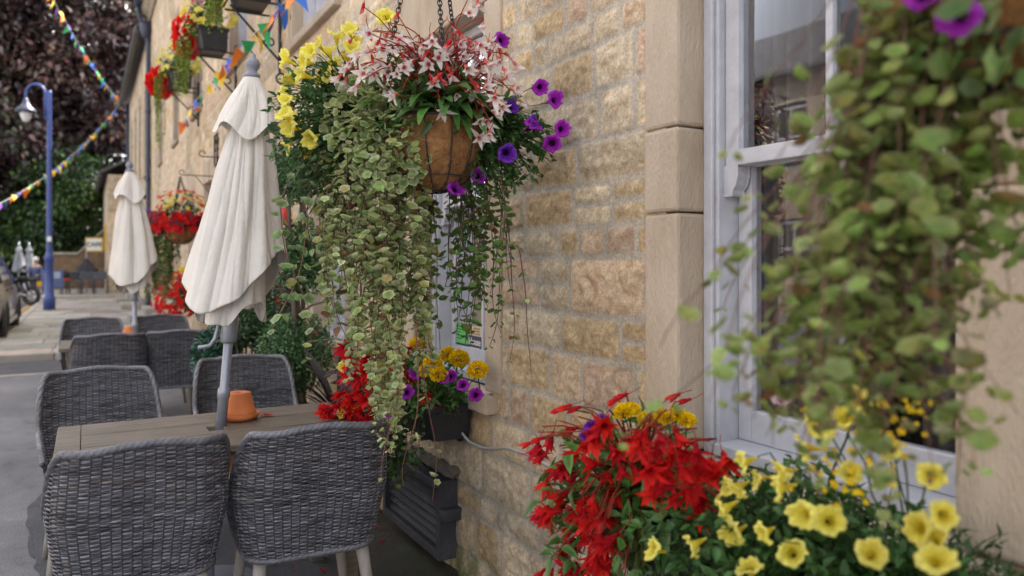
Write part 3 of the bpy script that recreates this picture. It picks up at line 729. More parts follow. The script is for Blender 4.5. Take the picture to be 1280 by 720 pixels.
# ---- the neighbour's houses beyond the downpipe
def terrace_house(label, X, y0, y1, h, wins, seed, roofslope=.55, dep=6, h_grid=.05, over=.32, door=None):
    t = thing('stone_house', label, 'house', (X, (y0 + y1) / 2, 0))
    L = Layout(-.05, h + .2, y0 - .2, y1 + .2, seed)
    holes = [(a, b, c, d, .12) for a, b, c, d in wins]
    g = G(); V, F, C = stone_sheet(L, rectgrid(h_grid, y0, y1), rectgrid(h_grid, 0, h), X, holes, mort=.014); g.add(V, F, C)
    Lf = Layout(-.05, h + .2, -.5, dep + .5, seed + 1)
    V, F, C = stone_sheet(Lf, rectgrid(h_grid, 0, dep), rectgrid(h_grid, 0, h), 0, [], mort=.014)   # end wall that faces us
    g.add(np.stack([X + V[:, 1], y0 + V[:, 0], V[:, 2]], 1), F[:, ::-1], C)
    V, F = box(X + .02, X + dep, y0 + .02, y1, 0, h); g.add(V, F[[1, 3, 4]], np.array([.42, .35, .26]))
    g.build('wall', M['stone'], t)
    for a, b, c, d in wins: sash_window(t, a, b, c, d, X, 1, 'white_paint', False, False, 'dressed_grey')
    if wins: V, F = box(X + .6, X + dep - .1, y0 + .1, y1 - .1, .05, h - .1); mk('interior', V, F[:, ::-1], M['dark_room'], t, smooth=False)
    rz = h + roofslope * (dep / 2 + over)
    V = np.array([[X - over, y0 - .05, h + .02], [X + dep / 2, y0 - .05, rz], [X + dep + .2, y0 - .05, h], [X - over, y1 + .05, h + .02], [X + dep / 2, y1 + .05, rz], [X + dep + .2, y1 + .05, h]]); V = np.concatenate([V, V + [0, 0, .09]])
    mk('roof', V, [[6, 7, 10, 9], [7, 8, 11, 10], [0, 3, 4, 1], [1, 4, 5, 2], [0, 6, 9, 3], [2, 5, 11, 8], [0, 1, 7, 6], [1, 2, 8, 7], [3, 9, 10, 4], [4, 10, 11, 5]], M['slate'], t, smooth=False)
    V, F = box(X - over - .06, X - over + .07, y0, y1, h - .13, h - .0); mk('gutter', V, F, M['slate'], t, smooth=False, bev=.03)
    return t
h2 = terrace_house('plain stone house with a dark gutter beyond the pub and its blue downpipe', 1.46, 22.1, 33.8, 7.6,
                   [(23.2, 24.0, 3.9, 6.3), (25.8, 26.6, 3.9, 6.3), (28.2, 29.0, 3.9, 6.3), (30.6, 31.4, 3.9, 6.3), (24.5, 25.3, 1.2, 3.0), (27.2, 28.0, 1.2, 3.0)], 21)
h3 = terrace_house('low stone cafe house that juts out beyond the taller stone terrace', .75, 33.9, 50, 4.9, [(35.5, 36.4, 1.1, 2.6), (39.5, 40.6, 1.1, 2.6), (44.5, 45.4, 1.1, 2.6)], 33, dep=5)
g = G(); g.add(*tube([[1.40, 32.6, 7.5], [1.40, 32.6, .5], [1.36, 32.6, .22], [1.26, 32.6, .14]], .06, 8)); g.build('downpipe', M['pipe_blue'], h2)
# stone doorsteps
g = G(); r_ = np.random.default_rng(3)
for i, (a, b) in enumerate(((15.5, 16.9), (18.5, 20.0), (23.5, 25), (27, 28.4))):
    for k in range(2): g.add(*box(1.46 - .62 + .3 * k, 1.46 - .005, a + .1 * k, b - .1 * k, .1, .1 + .14 * (k + 1) - .001 * i))
structure(g.build('doorsteps', M['kerb'], smooth=False, bev=.012), 'stone doorsteps against the far house fronts')

# ---- houses across the street (seen only mirrored in the sash window)
def opposite_house():
    t = thing('opposite_house', 'ochre stone house with white windows across the street, mirrored in the large sash window', 'house', (-13, 9, 0))
    g = G(); L = Layout(-.05, 7, -3, 26, 77); wins = [(y, y + 1.0, z, z + 1.5) for y in (1.2, 4.2, 7.2, 10.2, 13.2, 16.2) for z in (1.0, 4.0)]
    V, F, C = stone_sheet(L, rectgrid(.07, -2, 19), rectgrid(.07, 0, 6.4), 0, [(a, b, c, d, .1) for a, b, c, d in wins], mort=.02)
    g.add(np.stack([-13 - V[:, 0], V[:, 1], V[:, 2]], 1), F[:, ::-1], C); V, F = box(-18.5, -13.03, -2, 19, 0, 6.4); g.add(V, F[[0, 1, 2, 3, 4, 5]][[2, 4, 5]], np.array([.4, .33, .24]))
    g.build('wall', M['stone'], t)
    for a, b, c, d in wins:
        g = G()
        for p in (0, .5, 1): g.add(*box(-13.12, -13.06, a + p * (b - a) - .04, a + p * (b - a) + .04, c, d)); g.add(*box(-13.118, -13.062, a + .04, b - .04, c + p * (d - c) - .04, c + p * (d - c) + .04))
        fr = g.build('window', M['white_paint'], t, False)
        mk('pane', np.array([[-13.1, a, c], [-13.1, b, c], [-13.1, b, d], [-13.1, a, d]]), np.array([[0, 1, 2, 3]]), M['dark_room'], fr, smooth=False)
    V = np.array([[-12.6, -2.3, 6.35], [-16, -2.3, 8.6], [-19, -2.3, 6.35], [-12.6, 19.3, 6.35], [-16, 19.3, 8.6], [-19, 19.3, 6.35]]); V = np.concatenate([V, V + [0, 0, .1]])
    mk('roof', V, [[6, 9, 10, 7], [7, 10, 11, 8], [0, 1, 4, 3], [1, 2, 5, 4], [0, 3, 9, 6], [2, 8, 11, 5], [0, 6, 7, 1], [1, 7, 8, 2], [3, 4, 10, 9], [4, 5, 11, 10]], M['slate'], t, smooth=False)
opposite_house()
# ================================================================== FURNITURE
# ---- woven chairs; built once at the origin facing +Y
def make_chair():
    root = thing('wicker_chair', '', 'chair', (0, 0, 0), 'grey wicker armchairs round the pub tables')
    w, b, rad, yf = .262, -.26, .118, .24
    zb, zarm, zbk, zfr = .435, .640, .885, .615
    # plan path from front left round the back to front right
    segs = []; ds = .006
    P = [[-w, yf]]; n1 = int((yf - (b + rad)) / ds)
    for i in range(1, n1 + 1): P.append([-w, yf + (b + rad - yf) * i / n1])
    n2 = int(rad * PI / 2 / ds)
    for i in range(1, n2 + 1): a = PI + PI / 2 * i / n2; P.append([-w + rad + rad * math.cos(a), b + rad + rad * math.sin(a)])
    n3 = int(2 * (w - rad) / ds)
    for i in range(1, n3 + 1): P.append([-w + rad + 2 * (w - rad) * i / n3, b])
    for i in range(1, n2 + 1): a = -PI / 2 + PI / 2 * i / n2; P.append([w - rad + rad * math.cos(a), b + rad + rad * math.sin(a)])
    for i in range(1, n1 + 1): P.append([w, b + rad + (yf - b - rad) * i / n1])
    P = np.array(P); S = np.concatenate([[0], np.cumsum(np.linalg.norm(np.diff(P, axis=0), axis=1))]); Lt = S[-1]
    Tn = np.gradient(P, axis=0); Tn /= np.linalg.norm(Tn, axis=1)[:, None]; Nn = np.stack([-Tn[:, 1], Tn[:, 0]], 1) * -1   # outward
    mid = np.abs(S - Lt / 2); half = w - rad
    top = zarm + (zbk - zarm) * (1 - sstep(half + .095, half + .285, mid) ** .9) ; top = top + .012 * np.cos(np.clip(mid / half, 0, 1) * PI / 2) * (mid < half)
    top = np.where(mid > half + rad * 1.57 + .12, zarm + (zfr - zarm) * sstep(half + rad * 1.57 + .12, Lt / 2, mid), top)
    top = top - .05 * sstep(Lt / 2 - .10, Lt / 2, mid)
    cx = np.mean(P[:, 0]); c0 = np.array([0, .02])
    def place(idx, off, z):
        """a point of the shell: IDX along the path, OFF outwards, at height Z; tapers in to the base and leans back"""
        p = P[idx] + Nn[idx] * off[:, None]; k = (z - zb) / (zbk - zb)
        s = .86 + .14 * np.clip(k / .5, 0, 1) ** .8
        x = p[:, 0] * s; y = (p[:, 1] - c0[1]) * (.88 + .12 * np.clip(k / .5, 0, 1)) + c0[1]
        y = y - .075 * np.clip(k, 0, 1.1) ** 1.4 * np.clip((.1 - p[:, 1]) / .3, 0, 1)
        x = x * (1 - .05 * np.clip((k - .55) / .45, 0, 1))
        return np.stack([x, y, z], 1)
    r = np.random.default_rng(8); g = G(); rh = .0068; stake = .030; nrow = int((zbk + .012 - zb) / rh)
    I = np.arange(len(P))
    for k in range(nrow):
        z = zb + (k + .5) * rh; ok = top > z + rh * .4
        runs = np.split(I[ok], np.where(np.diff(I[ok]) > 1)[0] + 1) if ok.any() else []
        tone = r.uniform(.7, 1.25)
        for run in runs:
            if len(run) < 6: continue
            s = S[run]; wv = np.cos(PI * s / stake + PI * k); wv = np.sign(wv) * np.abs(wv) ** .7
            off = .0036 * wv + r.normal(0, .0004, len(run))
            zz = z + .0011 * np.sin(s * 37 + k) + r.normal(0, .0003, len(run)); hh = rh * .57 * (.96 + .08 * wv)
            ring = [place(run, off + .0019, zz), place(run, off, zz + hh), place(run, off - .0019, zz), place(run, off, zz - hh)]
            V = np.stack(ring, 1).reshape(-1, 3)
            streak = fbm(s * 16 + k * 7.7, s * 0 + k * 3.1, 3); c = np.array([.135, .131, .146])[None] * (tone * np.clip(-.15 + 2.2 * streak, .25, 2.2))[:, None]
            g.add(V, grid_faces(len(run), 4, True), np.repeat(c, 4, 0))
    for s0 in np.arange(stake / 2, Lt, stake):
        i = int(np.argmin(np.abs(S - s0))); zt = top[i] - .004; zz = np.linspace(zb, zt, 12); idx = np.full(12, i)
        V, F = tube(place(idx, np.zeros(12), zz), .0030, 5, False); g.add(V, F, np.array([.05, .05, .06]))
    g.build('woven_shell', M['wicker'], root, True)
    def braid(z, idx, rr, name, pitch=.020):
        C = place(idx, np.zeros(len(idx)), z); s = np.concatenate([[0], np.cumsum(np.linalg.norm(np.diff(C, axis=0), axis=1))])
        th = np.arange(14) * 2 * PI / 14; R = rr * (1 + .24 * np.abs(np.cos(1.5 * (th[None] + s[:, None] * 2 * PI / (pitch * 3)))) - .1)
        V, F = tube(C, R, 14)
        c = np.array([.135, .131, .148]) * (.2 + 1.05 * np.abs(np.cos(1.5 * (th[None] + s[:, None] * 2 * PI / (pitch * 3)))) ** .7)[..., None] * (.6 + .8 * fbm(s * 12, s * 0, 3))[:, None, None]
        mk(name, V, F, M['wicker'], root, c.reshape(-1, 3))
    braid(top, I[::1], .0120, 'braided_rim'); braid(np.full(len(I), zb - .002), I, .0095, 'base_band')
    # woven seat
    g = G(); ys = np.linspace(-.18, .215, 34)
    for j, yy in enumerate(ys):
        xs = np.linspace(-.195, .195, 70); wv = np.cos(PI * xs / .03 + PI * j); C = np.stack([xs, np.full(70, yy), .455 + .003 * wv], 1)
        V, F = tube(C, .0062, 5); g.add(V, F, np.array([.15, .15, .175]) * r.uniform(.6, 1.3))
    V, F = box(-.19, .19, -.17, .20, .395, .419); V[:, 2] += .032; g.add(V, F, np.array([.03, .03, .035]))
    g.build('seat', M['wicker'], root)
    for sx in (-1, 1):
        for sy, yt, yb_ in ((-1, -.17, -.235), (1, .17, .215)):
            zz = np.linspace(.43, 0, 6); t = np.linspace(0, 1, 6)
            V, F = tube(np.stack([sx * (.175 + .055 * t), yt + (yb_ - yt) * t, zz], 1), .024 - .009 * t, 12); mk('leg', V, F, M['wood_leg'], root)
    V, F = box(-.025, .02, -.252, -.246, .425, .442); V[:, 1] += .022; mk('maker_tag', V, F, M['steel'], root, smooth=False)
    return root
chair0 = make_chair()
chairs = [
    (.145, 2.85, .05, 'grey wicker armchair with its back to us, left of the pair at the nearest table'),
    (.700, 2.82, -.03, 'grey wicker armchair with its back to us, between the nearest table and the vent box'),
    (.07, 4.07, PI + .06, 'grey wicker armchair across the nearest table, on the side of the open pavement'),
    (.76, 4.22, PI - .08, 'grey wicker armchair across the nearest table, behind the terracotta pot'),
    (.15, 6.72, .03, 'grey wicker armchair backing us at the farther table, on the pavement side'),
    (.665, 6.80, -.04, 'grey wicker armchair backing us at the farther table, on the wall side'),
    (.05, 7.98, PI, 'grey wicker armchair beyond the farther table, pavement side, showing over the others'),
    (.66, 8.06, PI + .05, 'grey wicker armchair beyond the farther table, wall side, under the far flower planter'),
]
for i, (x, y, a, lab) in enumerate(chairs):
    if i == 0: chair0.location = (x, y, 0); chair0.rotation_euler = (0, 0, a); chair0['label'] = lab
    else: copy_tree(chair0, (x, y, 0), a, lab)

# ---- tables
def make_table():
    root = thing('pub_table', '', 'table', (0, 0, 0), 'weathered wooden pub tables')
    lx, ly, zt = .58, .345, .745; g = G(); r = np.random.default_rng(2)
    for s in (-1, 1): a, b = sorted((s * lx, s * (lx - .085))); g.add(*box(a, b, -ly, ly, zt - .028, zt))
    n = 6; h = (2 * ly) / n
    for i in range(n):
        y0 = -ly + i * h; dz = r.uniform(-.0015, .0015)
        if i in (2, 3):                                            # the parasol hole in the middle
            for a, b in ((-lx + .087, -.032), (.032, lx - .087)): g.add(*box(a, b, y0 + .0015, y0 + h - .0015, zt - .027, zt + dz))
            yy = (y0 + .0015, y0 + h - .05) if i == 2 else (y0 + .05, y0 + h - .0015); g.add(*box(-.032, .032, yy[0], yy[1], zt - .027, zt + dz))
        else: g.add(*box(-lx + .087, lx - .087, y0 + .0015, y0 + h - .0015, zt - .027, zt + dz))
    g.build('tabletop', M['table'], root, False, .003)
    g = G()
    for s in (-1, 1):
        a, b = sorted((s * (ly - .05), s * (ly - .072))); g.add(*box(-lx + .07, lx - .07, a, b, zt - .115, zt - .029))
        a, b = sorted((s * (lx - .05), s * (lx - .072))); g.add(*box(a, b, -ly + .073, ly - .073, zt - .115, zt - .029))
    g.build('apron', M['teak'], root, False, .003)
    for sx in (-1, 1):
        for sy in (-1, 1):
            V, F = obox((sx * (lx - .085), sy * (ly - .085), (zt - .03) / 2), .06, .06, zt - .031); mk('leg', V, F, M['table'], root, smooth=False, bev=.004)
    return root
table0 = make_table(); table0.location = (.475, 3.365, 0); table0['label'] = 'weathered grey wooden table nearest us with a terracotta pot on it'
copy_tree(table0, (.385, 7.36, 0), 0, 'weathered grey wooden table farther along, mostly hidden by chair backs')

def pot(x, y, z, s, label):
    t = thing('terracotta_pot', label, 'pot', (x, y, z), 'upturned terracotta pots on the tables')
    V, F = lathe([(0.0, .004), (.058, .004), (.066, .0), (.078, .024), (.073, .024), (.062, .010), (0, .010)], (0, 0, 0), 40, False); mk('saucer', V * s + [x, y, z], F, M['terracotta'], t)
    V, F = lathe([(.062, .012), (.064, .012), (.065, .036), (.060, .038), (.045, .100), (.043, .104), (.014, .104), (.012, .100)], (0, 0, 0), 40, False); mk('flowerpot', V * s + [x, y, z], F, M['terracotta'], t)
pot(.59, 3.50, .746, 1.14, 'orange terracotta pot upside down on its saucer on the nearest table')
pot(.34, 7.44, .746, 1.14, 'orange terracotta pot on the farther table, barely showing above a chair back')

# ---- closed parasols
def parasol(x, y, lean, label, th0, seed, hem=1.20, crank=1, base=True, name='parasol', group='closed cream parasols at the tables', top=2.235, rmax=.198, cloth='canvas', sc=1.0):
    t = thing(name, label, 'parasol', (x, y, 0), group)
    ux, uy = lean
    def tr(V):
        V = np.array(V, float) * sc; V[:, 0] += x + ux * V[:, 2] ; V[:, 1] += y + uy * V[:, 2]; return V
    def shift(V): return np.array(V, float) * sc + [x, y, 0]
    if base:
        V, F = lathe([(.0, 0.002), (.235, .002), (.245, .012), (.245, .035), (.225, .055), (.05, .068), (.035, .075), (.035, .34), (.026, .345), (.026, .30)], sides=40, cap=False); mk('base', shift(V), F, M['finial'], t)
    V, F = lathe([(.0225, .05), (.0225, .86), (.0265, .865), (.0265, .90), (.019, .91), (.019, 2.2)], sides=20); mk('pole', tr(V), F, M['pole'], t)
    r = np.random.default_rng(seed); nth, nz = 320, 110; th = np.arange(nth) * 2 * PI / nth; u = np.linspace(0, 1, nz)
    def canopy(zt, rt, rb, hemf, depth, nf, ph, gather):
        hz = hemf(th); Z = zt + (hz[None] - zt) * u[:, None]
        R = rt + (rb - rt) * (u ** .92)[:, None] + 0 * Z
        tw = th[None] + .35 * u[:, None] * math.sin(seed) + .10 * np.sin(3 * u[:, None] + seed)
        w1 = np.abs(np.cos(nf / 2 * (tw + ph))) ; fold = (w1 ** .75 - .6)
        w2 = np.cos(5 * tw + 2 * seed) * .45 + np.cos(11 * tw + seed + 3 * u[:, None]) * .22
        amp = depth * (sstep(0, .5, u) * (1 - .45 * sstep(.6, 1, u)))[:, None]
        R = R * (1 + amp * (.85 * fold + .50 * w2 + .22 * np.abs(np.cos(6.5 * tw + 1.3 * seed + 1.2 * u[:, None])) ** .6))
        R += .0032 * (fbm(np.cos(tw) * 9 + 5 + seed, u[:, None] * 3.5 + np.sin(tw) * 9, 5) - .5) * 2 * sstep(.02, .2, u)[:, None]
        if nf == 8:
            for k in range(13):                                    # sharp creases where the slack cloth folds in on itself
                a0 = r.uniform(0, 2 * PI); wd = r.uniform(.10, .30); dp = r.uniform(.10, .26); sk = r.uniform(-.55, .55); u0 = r.uniform(-.1, .45)
                dl = np.abs((th[None] - a0 - sk * u[:, None] + PI) % (2 * PI) - PI); side = r.uniform(.4, 1)
                R = R * (1 - dp * np.exp(-dl / wd) * sstep(u0, u0 + .35, u[:, None]) * side * (1 - .55 * sstep(.7, 1, u[:, None])))
            rb8 = (4 * (th[None] + ph) / PI) % 1.0; R = R + .0022 * np.exp(-(np.minimum(rb8, 1 - rb8) / .035) ** 2)   # seams
        R *= 1 - gather * np.exp(-((u[:, None] - .28) / .08) ** 2)
        V = np.stack([R * np.cos(th)[None], R * np.sin(th)[None], Z], -1)
        return V.reshape(-1, 3), grid_faces(nz, nth, True)
    hemf = lambda a: hem + .075 - .10 * np.cos(2 * (a - th0)) + .05 * np.sin(a - th0) * 1.0 + .007 * np.cos(8 * a + seed) + .010 * np.cos(3 * a)
    g = G(); g.add(*canopy(top - .02, .032, rmax, hemf, .26, 8, .2, .05))
    hem2 = lambda a: hem - .035 + .05 * np.cos(3 * a + seed) + .01 * np.cos(9 * a)
    V, F = canopy(top - .3, .03, rmax * .70, hem2, .36, 8, .6, 0); g.add(V, F)
    c = g.build('canopy', M[cloth], t, True, tr=tr); s = c.modifiers.new('cloth', 'SOLIDIFY'); s.thickness = .0022
    hv = lambda a: 2.0 * top / 2.235 + .03 * np.cos(4 * a + .4 + seed) + .022 * np.cos(2 * (a - th0) + 2.6)
    V, F = canopy(top, .030, .128, hv, .24, 4, .5, 0)
    o = mk('vent_cap', tr(V), F, M[cloth], t); s = o.modifiers.new('cloth', 'SOLIDIFY'); s.thickness = .0022
    V, F = lathe([(.001, top + .0), (.034, top - .005), (.036, top + .012), (.024, top + .018), (.020, top + .03), (.029, top + .045), (.032, top + .058), (.024, top + .075), (.010, top + .085), (.009, top + .095), (.004, top + .103), (0, top + .104)], sides=24, cap=False); mk('finial', tr(V), F, M['finial'], t)
    if crank:
        a = th0 + 1.0 * crank; d = np.array([math.cos(a), math.sin(a), 0])
        P = np.array([[0, 0, 1.20], d * .045 + [0, 0, 1.19], d * .055 + [0, 0, 1.12], d * .075 + [0, 0, 1.09], d * .12 + [0, 0, 1.085]]); g = G(); g.add(*tube(P, .0085, 8)); g.add(*lathe([(.03, 1.10), (.034, 1.11), (.034, 1.21), (.03, 1.22)], sides=16)); g.build('crank', M['pole'], t, tr=tr)
    return t
RT = np.array([CS, -SN])
front = math.atan2(-CS, -SN)                                       # bearing of the side turned to the road corner
parasol(.445, 3.44, RT * .088, 'closed cream parasol in the nearest table, leaning a little to the wall', front, 3, hem=1.262, crank=-1)
parasol(.40, 7.36, -RT * .035, 'closed cream parasol in the farther table, leaning away from the wall', front + .25, 8, hem=1.255, crank=1)

# ---- street lamp
def street_lamp(x, y, z0):
    t = thing('street_lamp', 'blue painted street lamp post with a swan neck and hanging lantern', 'street lamp', (x, y, z0))
    V, F = lathe([(.15, 0), (.15, .32), (.135, .36), (.115, .38), (.10, 1.35), (.125, 1.38), (.125, 1.46), (.085, 1.52), (.076, 1.6), (.064, 3.6), (.056, 5.75), (.056, 6.0), (.05, 6.05)], (x, y, z0), 24); mk('post', V, F, M['blue_paint'], t)
    d = -RT; a = np.linspace(0, PI, 16); R = .27
    P = [[.10 * d[0], .10 * d[1], 5.25], [.11 * d[0], .11 * d[1], 5.7]] + [[d[0] * (.11 + R - R * math.cos(k)), d[1] * (.11 + R - R * math.cos(k)), 5.95 + R * 1.05 * math.sin(k)] for k in a] + [[d[0] * (.11 + 2 * R), d[1] * (.11 + 2 * R), 5.8]]
    g = G(); g.add(*tube(np.array(P) + [x, y, z0], .035, 10))
    for z in (5.3, 5.6): g.add(*tube(np.array([[0, 0, z], [.11 * d[0], .11 * d[1], z]]) + [x, y, z0], .025, 8))
    g.build('swan_neck', M['blue_paint'], t)
    lx, ly = x + d[0] * (.11 + 2 * R), y + d[1] * (.11 + 2 * R)
    V, F = lathe([(.03, 5.86), (.06, 5.80), (.08, 5.72), (.14, 5.62), (.25, 5.52), (.265, 5.46), (.25, 5.45), (.02, 5.5)], (lx, ly, z0), 24); lt = mk('lantern', V, F, M['pipe_blue'], t)
    V, F = lathe([(.14, 5.46), (.145, 5.40), (.12, 5.30), (.07, 5.20), (.03, 5.18)], (lx, ly, z0), 20); mk('glass_bowl', V, F, noisemat('frosted_glass', [(.2, (.55, .56, .58)), (.8, (.68, .69, .70))], 4, .25), lt)
    g = G()
    g.add(*obox((x - RT[0] * 0 + .0, y - .115, z0 + 1.95), .10, .02, .14)); g.build('plate', M['sign_white'], t, False)
street_lamp(-.89, 24.3, .1)

# ---- text helper
def lettering(name, body, size, mat, parent, origin, ux, uz, ext=.002, bold=.0):
    cu = bpy.data.curves.new('text', 'FONT'); cu.body = body; cu.size = size; cu.align_x = 'CENTER'; cu.align_y = 'CENTER'; cu.extrude = ext; cu.offset = bold
    tmp = bpy.data.objects.new('text', cu); COL.objects.link(tmp); dg = bpy.context.evaluated_depsgraph_get(); me = bpy.data.meshes.new_from_object(tmp.evaluated_get(dg)); bpy.data.objects.remove(tmp)
    n = len(me.vertices); V = np.zeros(n * 3, np.float32); me.vertices.foreach_get('co', V); V = V.reshape(-1, 3)
    ux = np.array(ux, float); uz = np.array(uz, float); nn = np.cross(ux, uz)
    F = [list(p.vertices) for p in me.polygons]
    return mk(name, V[:, :1] * ux + V[:, 1:2] * uz + V[:, 2:] * nn + np.array(origin), F, mat, parent, smooth=False)

# ---- hanging cafe sign, posters
def cafe_sign():
    X, Y, Z = .30, 37.6, 2.16; t = thing('hanging_sign', 'small white and yellow sign lettered CAFE hanging out from the far house', 'sign', (.75, Y, Z))
    V, F = box(X - .33, X + .33, Y - .03, Y + .03, Z - .30, Z + .30); mk('border', V, F, flat('sign_yellow', (.72, .46, .05)), t, smooth=False, bev=.01)
    V, F = box(X - .28, X + .28, Y - .036, Y - .031, Z - .25, Z + .25); mk('face', V, F, M['sign_white'], t, smooth=False)
    lettering('lettering', 'CAFE', .25, M['ink'], t, (X, Y - .039, Z), (1, 0, 0), (0, 0, 1), .002, .008)
    mk('bracket', *tube([[X - .3, Y, Z + .36], [.76, Y, Z + .36]], .015, 6), M['black_iron'], t)
    V, F = box(.66, .74, Y - 1.3, Y - 1.25, 1.9, 3.0); t2 = thing('yellow_board', 'narrow yellow board fixed on the far house beside the cafe sign', 'sign', (.7, Y - 1.3, 1.9)); mk('board', V, F, flat('board_yellow', (.70, .42, .04)), t2, smooth=False, bev=.005)
cafe_sign()
def posters():
    X = WX + .13 + .058 + .014; y0 = GW[1][0] + .05
    def pc(y, w, z, h, mat, name, label):
        t = thing(name, label, 'poster', (X, y, z)); V, F = box(X - .004, X, y, y + w, z, z + h); mk('card', V, F, M[mat], t, smooth=False); return t
    yc = (GW[1][0] + GW[1][1]) / 2
    t = pc(yc + .165 - .0, .155, 1.0, .12, 'green_card', 'window_poster', 'bright green poster with a dark band, inside the window behind the marigolds')
    V, F = box(X - .0065, X - .0045, yc + .165, yc + .32, 1.0, 1.022); mk('band', V, F, M['navy_card'], t, smooth=False); g = G(); r = np.random.default_rng(1)
    for i in range(5): g.add(*box(X - .006, X - .0045, yc + .31 - r.uniform(.05, .11), yc + .31, 1.108 - .016 * i, 1.112 - .016 * i))
    g.add(*box(X - .006, X - .0045, yc + .172, yc + .188, 1.04, 1.08)); g.build('print', M['ink'], t, False)
    t = pc(yc + .015, .145, .995, .075, 'navy_card', 'window_poster', 'navy poster with white lettering, inside the window behind the marigolds')
    lettering('lettering', 'House', .05, M['sign_white'], t, (X - .006, yc + .088, 1.042), (0, -1, 0), (0, 0, 1), .0005, .0008)
    g = G(); g.add(*box(X - .006, X - .0045, yc + .035, yc + .14, 1.008, 1.013)); g.build('small_print', M['sign_white'], t, False)
    t = pc(yc + .015, .145, 1.072, .05, 'cream_card', 'window_poster', 'cream and tan card above the navy poster in the window'); g = G()
    for i in range(3): g.add(*box(X - .006, X - .0045, yc + .03, yc + .14 - .02 * i, 1.08 + .014 * i, 1.085 + .014 * i))
    g.build('print', M['teak'], t, False)
posters()
# ================================================================== FLOWERS AND BASKETS
GREEN = np.array([.055, .115, .028]); DKGREEN = np.array([.03, .075, .022]); LIME = np.array([.20, .30, .035])
VARG_C = np.array([.21, .31, .08]); VARG_E = np.array([.50, .51, .29])

FIB = dict(V=np.array([[-.03, 0, 0], [.03, 0, 0], [.02, .5, .10], [-.02, .5, .10], [0, 1, .02]], float), F=[np.array([[0, 1, 2, 3]]), np.array([[3, 2, 4]])], e=np.array([0, 0, .5, .5, 1.]))
RNDC = tpl_round(9, .42, .14)
FL = {}
FL['white_begonia'] = [flower_begonia('white_begonia', (.74, .16, .13), (.84, .79, .76), .055, .017, 5, M['petal'], .48 + .12 * i, 1, i) for i in range(3)] + [flower_begonia('white_begonia', (.74, .22, .19), (.84, .75, .72), .048, .016, 4, M['petal'], .28, 1, 9)]
FL['bud'] = [flower_begonia('begonia_bud', (.70, .03, .04), (.80, .20, .18), .034, .012, 4, M['petal'], .08, 1, 5)]
FL['red_begonia'] = [flower_begonia('red_begonia', (.40, .004, .010), (.82, .022, .02), .062, .0155, 6, M['petal'], .50 + .12 * i, 2, 20 + i) for i in range(4)]
FL['red_bud'] = [flower_begonia('red_bud', (.55, .01, .02), (.76, .03, .03), .046, .015, 4, M['petal'], .16, 1, 41)]
FL['yellow_petunia'] = [flower_petunia('yellow_petunia', (.66, .52, .03), (.80, .69, .09), (.85, .77, .20), M['petal'], .031, i) for i in range(3)]
FL['purple_petunia'] = [flower_petunia('purple_petunia', (.03, .003, .05), (.30, .015, .36), (.42, .04, .50), M['petal'], .030, i) for i in range(3)]
FL['violet_petunia'] = [flower_petunia('violet_petunia', (.04, .005, .10), (.15, .02, .42), (.24, .05, .55), M['petal'], .030, i + 5) for i in range(2)]
FL['marigold'] = [flower_marigold('marigold', (.92, .66, .006), M['petal'], .036, 150, i) for i in range(3)]
FL['pale_pink'] = [flower_begonia('pale_pink_flower', (.70, .30, .38), (.82, .62, .66), .03, .02, 5, M['petal'], .95, 1, 50)]

def scatter_flowers(parent, name, key, pts, looks, s0=.85, s1=1.15):
    for p, l in zip(pts, looks): put(name, random.choice(FL[key]), parent, p, l, random.uniform(s0, s1))

def leaves(name, parent, P, T, N, S, tpl, cc, ce, mat='leaf'):
    V, F, C = inst(tpl, P, T, N, S, cc, ce)
    return mk(name, V, F, M[mat], parent, C)

def stems_to(name, parent, root_pts, pts, r=.0016, c=(.08, .13, .035), sag=.03, mat='leaf'):
    g = G(); c = np.array(c)
    for a, b in zip(root_pts, pts):
        t = np.linspace(0, 1, 6)[:, None]; P = a + (b - a) * t; P[:, 2] += (np.sin(t[:, 0] * PI) * sag); P += rng.normal(0, .004, P.shape) * (t * (1 - t) * 4)
        V, F = tube(P, np.linspace(r * 1.4, r, 6), 5, False); g.add(V, F, c * math.exp(random.gauss(0, .2)))
    return g.build(name, M[mat], parent)

